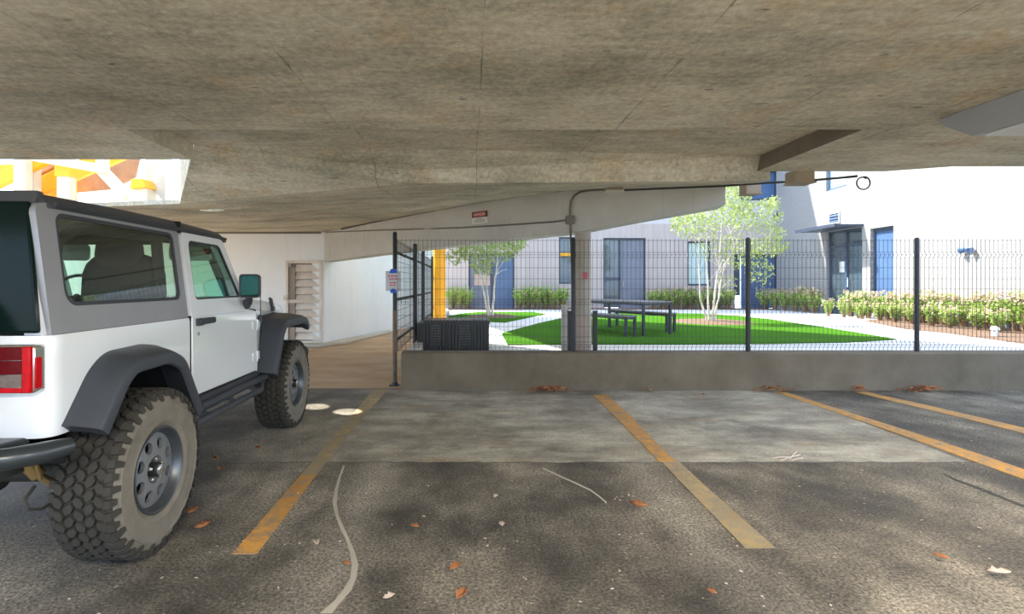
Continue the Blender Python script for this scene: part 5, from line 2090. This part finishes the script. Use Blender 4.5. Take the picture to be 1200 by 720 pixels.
# --- doors
for s in (1, -1):
    dr_ = bpy.data.objects.new('side_door', None)
    COL.objects.link(dr_)
    dr_.parent = car
    outl = round_poly([(0.608, 0.685), (1.705, 0.675), (1.705, 1.19), (1.60, 1.205), (0.608, 1.205)], [0.05, 0.03, 0.02, 0.01, 0.01], 5)
    mb = MB()
    mb.hexa([V(s * 0.765, y, z) for y, z in outl], [V(s * (0.803 - (0.004 if z > 1.18 else 0)), y, z) for y, z in outl])
    mb.build('door_skin', M['body'], dr_, smooth=30, bevel=0.008)
    # dark gap around the door
    mb = MB()
    gap = round_poly([(0.595, 0.672), (1.718, 0.662), (1.718, 1.20), (1.60, 1.212), (0.595, 1.212)], [0.05, 0.03, 0.02, 0.01, 0.01], 5)
    mb.hexa([V(s * 0.75, y, z) for y, z in gap], [V(s * 0.7915, y, z) for y, z in gap])
    mb.build('door_gap', M['black'], dr_, smooth=0)
    fxd = lambda y, z: 0.797 - 0.080 * (z - 1.2) / 0.565
    oo = round_poly([(1.56, 1.20), (1.225, 1.760), (0.622, 1.760), (0.608, 1.20)], [0.012, 0.05, 0.03, 0.012], 6)
    ii = round_poly([(1.43, 1.315), (1.17, 1.712), (0.695, 1.712), (0.685, 1.315)], [0.03, 0.05, 0.05, 0.04], 6)
    ring_panel(oo, ii, s, fxd, 0.035, M['body'], 'window_frame', dr_)
    i2 = round_poly([(1.408, 1.328), (1.158, 1.698), (0.710, 1.698), (0.700, 1.328)], [0.025, 0.04, 0.04, 0.03], 6)
    ring_panel(ii, i2, s, lambda y, z: fxd(y, z) - 0.006, 0.014, M['trim'], 'window_seal', dr_)
    pane(i2, s, fxd, 0.012, M['window_green'], 'door_window', dr_)
    # handle
    mb = MB()
    mb.prism(rrect(0.645, 0.865, 1.150, 1.192, 0.018, 4), 'x', s * 0.815, s * 0.838)
    mb.box(min(s * 0.80, s * 0.825), max(s * 0.80, s * 0.825), 0.65, 0.715, 1.143, 1.192)
    mb.box(min(s * 0.80, s * 0.818), max(s * 0.80, s * 0.818), 0.82, 0.86, 1.152, 1.188)
    mb.build('door_handle', M['trim'], dr_, smooth=30, bevel=0.004)
    mb = MB()
    mb.lathe([(0.0, 0.80), (0.013, 0.80), (0.013, 0.806), (0.0, 0.807)], 12, 'x', (0, 0.68, 1.09))
    if s > 0:
        mb.build('lock', M['chrome'], dr_)
    for z in (1.07, 0.80):
        mb = MB()
        mb.box(min(s * 0.795, s * 0.807), max(s * 0.795, s * 0.807), 1.61, 1.69, z - 0.035, z + 0.035)
        mb.box(min(s * 0.782, s * 0.798), max(s * 0.782, s * 0.798), 1.72, 1.79, z - 0.035, z + 0.035)
        mb.tube([V(s * 0.805, 1.705, z - 0.045), V(s * 0.805, 1.705, z + 0.045)], 0.010, 8)
        mb.build('hinge', M['body'], dr_, smooth=30, bevel=0.004)
    # mirror
    mr = bpy.data.objects.new('wing_mirror', None)
    COL.objects.link(mr)
    mr.parent = car
    mb = MB()
    shell = rrect(0.812, 0.968, 1.310, 1.498, 0.026, 4)
    r0_ = [V(s * x, 1.31, z) for x, z in shell]
    cx2, cz2 = 0.89, 1.404
    r1_ = [V(s * (cx2 + (x - cx2) * 0.97), 1.36, cz2 + (z - cz2) * 0.96) for x, z in shell]
    r2_ = [V(s * (cx2 + (x - cx2) * 0.62), 1.415, cz2 + (z - cz2) * 0.6) for x, z in shell]
    rin = [V(s * (cx2 + (x - cx2) * 0.90), 1.312, cz2 + (z - cz2) * 0.88) for x, z in shell]
    rin2 = [V(s * (cx2 + (x - cx2) * 0.88), 1.322, cz2 + (z - cz2) * 0.86) for x, z in shell]
    mb.loft([rin2, rin, r0_, r1_, r2_])
    mb.build('mirror_shell', M['trim'], mr, smooth=45)
    mb = MB()
    mb.hexa([V(s * (cx2 + (x - cx2) * 0.87), 1.3205, cz2 + (z - cz2) * 0.85) for x, z in shell], [V(s * (cx2 + (x - cx2) * 0.87), 1.3185, cz2 + (z - cz2) * 0.85) for x, z in shell])
    mb.build('mirror_glass', M['mirror'], mr, smooth=0)
    mb = MB()
    mb.tube([V(s * 0.79, 1.50, 1.255), V(s * 0.82, 1.46, 1.265), V(s * 0.855, 1.40, 1.28), V(s * 0.87, 1.37, 1.34)], [0.036, 0.034, 0.028, 0.026], 10)
    mb.lathe([(0.0, s * 0.79), (0.045, s * 0.79), (0.040, s * 0.815), (0.0, s * 0.82)], 14, 'x', (0, 1.50, 1.255))
    mb.build('mirror_arm', M['trim'], mr, smooth=45)

# --- aerial on the cowl side
mb = MB()
mb.tube([V(0.80, 1.80, 1.14), V(0.80, 1.795, 1.34)], 0.004, 6)
mb.lathe([(0.0, 1.09), (0.022, 1.09), (0.018, 1.13), (0.008, 1.15), (0.0, 1.15)], 12, 'z', (0.795, 1.80, 0))
mb.build('aerial', M['trim'], car)

# --- windscreen
mb = MB()
wsb = [(-0.72, 1.545, BELT + 0.01), (0.72, 1.545, BELT + 0.01), (0.665, 1.285, 1.79), (-0.665, 1.285, 1.79)]
wsi = [(-0.63, 1.515, BELT + 0.075), (0.63, 1.515, BELT + 0.075), (0.595, 1.305, 1.735), (-0.595, 1.305, 1.735)]
A = [V(*p) for p in wsb]
B = [V(*p) for p in wsi]
n_ = V(0, 0.05, 0.02)
mb.loft([A, B, [p + n_ for p in B], [p + n_ for p in A]], True, False, loop=True)
wsf = mb.build('windscreen_frame', M['body'], car, smooth=0, bevel=0.01)
mb = MB()
mb.hexa([p + n_ * 0.5 for p in B], [p + n_ * 0.6 for p in B])
mb.build('windscreen', M['window_green'], wsf, smooth=0)

# --- interior: seats, roll bar, wheel, rear-view mirror
for x in (-0.36, 0.36):
    st_ = bpy.data.objects.new('front_seat', None)
    COL.objects.link(st_)
    st_.parent = car
    mb = MB()
    mb.ellip((x, 0.62, 1.36), 0.25, 0.10, 0.26, 18, 10, power=0.6)
    mb.build('backrest', M['seat'], st_, smooth=60)
    mb = MB()
    mb.ellip((x, 0.57, 1.61), 0.145, 0.055, 0.10, 16, 8, power=0.6)
    mb.tube([(x - 0.06, 0.58, 1.48), (x - 0.06, 0.58, 1.60)], 0.008, 6)
    mb.tube([(x + 0.06, 0.58, 1.48), (x + 0.06, 0.58, 1.60)], 0.008, 6)
    mb.build('headrest', M['seat'], st_, smooth=60)
mb = MB()
for s in (1, -1):
    mb.tube([V(s * 0.62, -0.40, BELT), V(s * 0.61, -0.30, 1.62), V(s * 0.60, -0.15, 1.70), V(s * 0.60, 0.62, 1.72), V(s * 0.59, 1.24, 1.72), V(s * 0.66, 1.50, 1.28)], 0.030, 8)
    mb.tube([V(s * 0.60, 0.55, 1.72), V(s * 0.64, 0.55, 1.20)], 0.034, 8)
mb.tube([V(-0.60, 0.55, 1.70), V(0.60, 0.55, 1.70)], 0.030, 8)
mb.build('roll_bar', M['seat'], car, smooth=45)
mb = MB()
mb.ellip((0, -0.12, 1.30), 0.50, 0.09, 0.17, 18, 8, power=0.5)
mb.build('rear_bench', M['seat'], car, smooth=60)
mb = MB()
mb.prism(round_poly([(1.28, 1.20), (1.50, 1.20), (1.50, 1.26), (1.36, 1.30), (1.28, 1.28)], 0.02), 'x', -0.66, 0.66)
mb.build('dashboard', M['seat'], car, smooth=30)
mb = MB()
rings = []
for k_ in range(28):
    a = 2 * PI * k_ / 28
    c0 = V(-0.36 + 0.18 * math.cos(a), 1.18 + 0.18 * math.sin(a) * 0.35, 1.32 + 0.18 * math.sin(a) * 0.93)
    d0 = V(math.cos(a), 0.35 * math.sin(a), 0.93 * math.sin(a))
    nn = V(0, -0.93, 0.35)
    rings.append([c0 + (d0 * math.cos(b) + nn * math.sin(b)) * 0.014 for b in (0, PI / 2, PI, 3 * PI / 2)])
mb.loft(rings, True, False, loop=True)
mb.tube([V(-0.36, 1.20, 1.32), V(-0.36, 1.34, 1.27)], 0.03, 8)
mb.tube([V(-0.53, 1.18, 1.32), V(-0.19, 1.18, 1.32)], 0.014, 6)
mb.build('steering_wheel', M['trim'], car, smooth=45)
mb = MB()
mb.prism(rrect(-0.11, 0.11, 1.625, 1.685, 0.02, 3), 'y', 1.24, 1.26)
mb.tube([V(0, 1.26, 1.66), V(0, 1.31, 1.72)], 0.010, 6)
mb.build('rear_view_mirror', M['trim'], car, smooth=30)
for s in (1, -1):
    mb = MB()
    mb.prism(rrect(0.30 * 1 if s > 0 else -0.62, 0.62 if s > 0 else -0.30, 1.60, 1.725, 0.03, 3), 'y', 1.255, 1.27)
    mb.build('sun_visor', M['grey_plate'], car, smooth=30)

# --- tail lights
for s in (1, -1):
    tl = bpy.data.objects.new('tail_light', None)
    COL.objects.link(tl)
    tl.parent = car

    def rear_shell(x0, x1, z0_, z1_, y0_, y1_, name, mat, bev=0.008):
        mb = MB()
        mb.box(min(s * x0, s * x1), max(s * x0, s * x1), y0_, y1_, z0_, z1_)
        return mb.build(name, mat, tl, smooth=30, bevel=bev)
    rear_shell(0.555, 0.766, 0.965, 1.168, -0.632, -0.56, 'lamp_housing', M['chrome'], 0.014)
    rear_shell(0.562, 0.735, 1.106, 1.160, -0.642, -0.62, 'red_lens', M['dark_red_lens'], 0.004)
    rear_shell(0.562, 0.735, 1.046, 1.104, -0.640, -0.62, 'dark_lens', M['dark_red_lens'], 0.004)
    rear_shell(0.562, 0.725, 0.994, 1.044, -0.640, -0.62, 'reversing_lens', M['clear_lens'], 0.004)
    rear_shell(0.728, 0.762, 0.972, 1.162, -0.645, -0.61, 'red_lens', M['red_lens'], 0.005)
    rear_shell(0.562, 0.726, 0.972, 0.992, -0.642, -0.62, 'red_lens', M['red_lens'], 0.004)
    rear_shell(0.758, 0.770, 0.985, 1.115, -0.622, -0.588, 'side_reflector', M['red_lens'], 0.003)

# --- rear tube bumper
mb = MB()
pts = []
half = [(0.0, -0.80), (0.55, -0.80), (0.66, -0.785), (0.76, -0.74), (0.835, -0.66), (0.875, -0.575)]
for x, y in reversed(half[1:]):
    pts.append(V(-x, y, 0.735))
for x, y in half:
    pts.append(V(x, y, 0.735))
mb.tube(pts, [0.036] + [0.043] * (len(pts) - 2) + [0.036], 14)
mb.build('rear_bumper', M['bumper'], car, smooth=45)
mb = MB()
mb.hexa([V(-0.62, -0.78, 0.66), V(0.62, -0.78, 0.66), V(0.70, -0.56, 0.66), V(-0.70, -0.56, 0.66)], [V(-0.62, -0.78, 0.77), V(0.62, -0.78, 0.77), V(0.70, -0.56, 0.77), V(-0.70, -0.56, 0.77)])
mb.build('bumper_plate', M['bumper'], car, smooth=0, bevel=0.01)

# --- chassis: frame rails, axles, shocks, links, brake hose
mb = MB()
for s in (1, -1):
    mb.box(min(s * 0.38, s * 0.48), max(s * 0.38, s * 0.48), -0.62, 2.9, 0.54, 0.66)
mb.build('frame_rail', M['axle'], car, smooth=0)
mb = MB()
mb.box(-0.72, 0.72, -0.4, 1.7, 0.60, 0.66)
mb.build('floor_pan', M['black'], car, smooth=0)
for y in (0.0, WBASE):
    mb = MB()
    mb.tube([V(-0.74, y, RT), V(0.74, y, RT)], 0.055, 12)
    mb.ellip((0.0 if y == 0 else -0.25, y, RT), 0.15, 0.14, 0.14, 14, 8)
    mb.build('axle', M['axle'], car, smooth=45)
for s in (1, -1):
    mb = MB()
    mb.tube([V(s * 0.42, -0.36, 0.70), V(s * 0.50, -0.26, 0.50)], 0.034, 12)
    mb.tube([V(s * 0.50, -0.26, 0.50), V(s * 0.55, -0.18, 0.40)], 0.018, 8)
    mb.build('shock_absorber', M['rust'], car, smooth=45)
    mb = MB()
    mb.tube([V(s * 0.585, -0.40, 0.64), V(s * 0.555, -0.32, 0.50)], 0.010, 6)
    mb.build('sway_link', M['rust'], car)
    mb = MB()
    mb.tube([V(s * 0.53, -0.32, 0.47), V(s * 0.525, -0.37, 0.43), V(s * 0.535, -0.37, 0.38), V(s * 0.56, -0.32, 0.36), V(s * 0.60, -0.12, 0.40)], 0.008, 6)
    mb.build('brake_hose', M['axle'], car)
mb = MB()
mb.tube([V(-0.30, -0.62, 0.58), V(0.30, -0.10, 0.50)], 0.028, 8)
mb.build('track_bar', M['axle'], car)

# --- side steps (two tubes with stays)
for s in (1, -1):
    mb = MB()
    mb.box(min(s * 0.74, s * 0.80), max(s * 0.74, s * 0.80), 0.50, 1.80, 0.60, 0.665)
    mb.tube([V(s * 0.82, 0.46, 0.600), V(s * 0.82, 1.86, 0.600)], 0.030, 10)
    mb.tube([V(s * 0.80, 0.40, 0.60), V(s * 0.865, 0.52, 0.535), V(s * 0.865, 1.62, 0.525), V(s * 0.80, 1.82, 0.59)], 0.026, 10)
    for y in (0.66, 1.08, 1.50):
        mb.hexa([V(s * 0.80, y - 0.07, 0.585), V(s * 0.87, y - 0.04, 0.535), V(s * 0.87, y + 0.04, 0.535), V(s * 0.80, y + 0.07, 0.585)],
                [V(s * 0.80, y - 0.07, 0.60), V(s * 0.87, y - 0.04, 0.55), V(s * 0.87, y + 0.04, 0.55), V(s * 0.80, y + 0.07, 0.60)])
    mb.build('side_step', M['trim'], car, smooth=45)
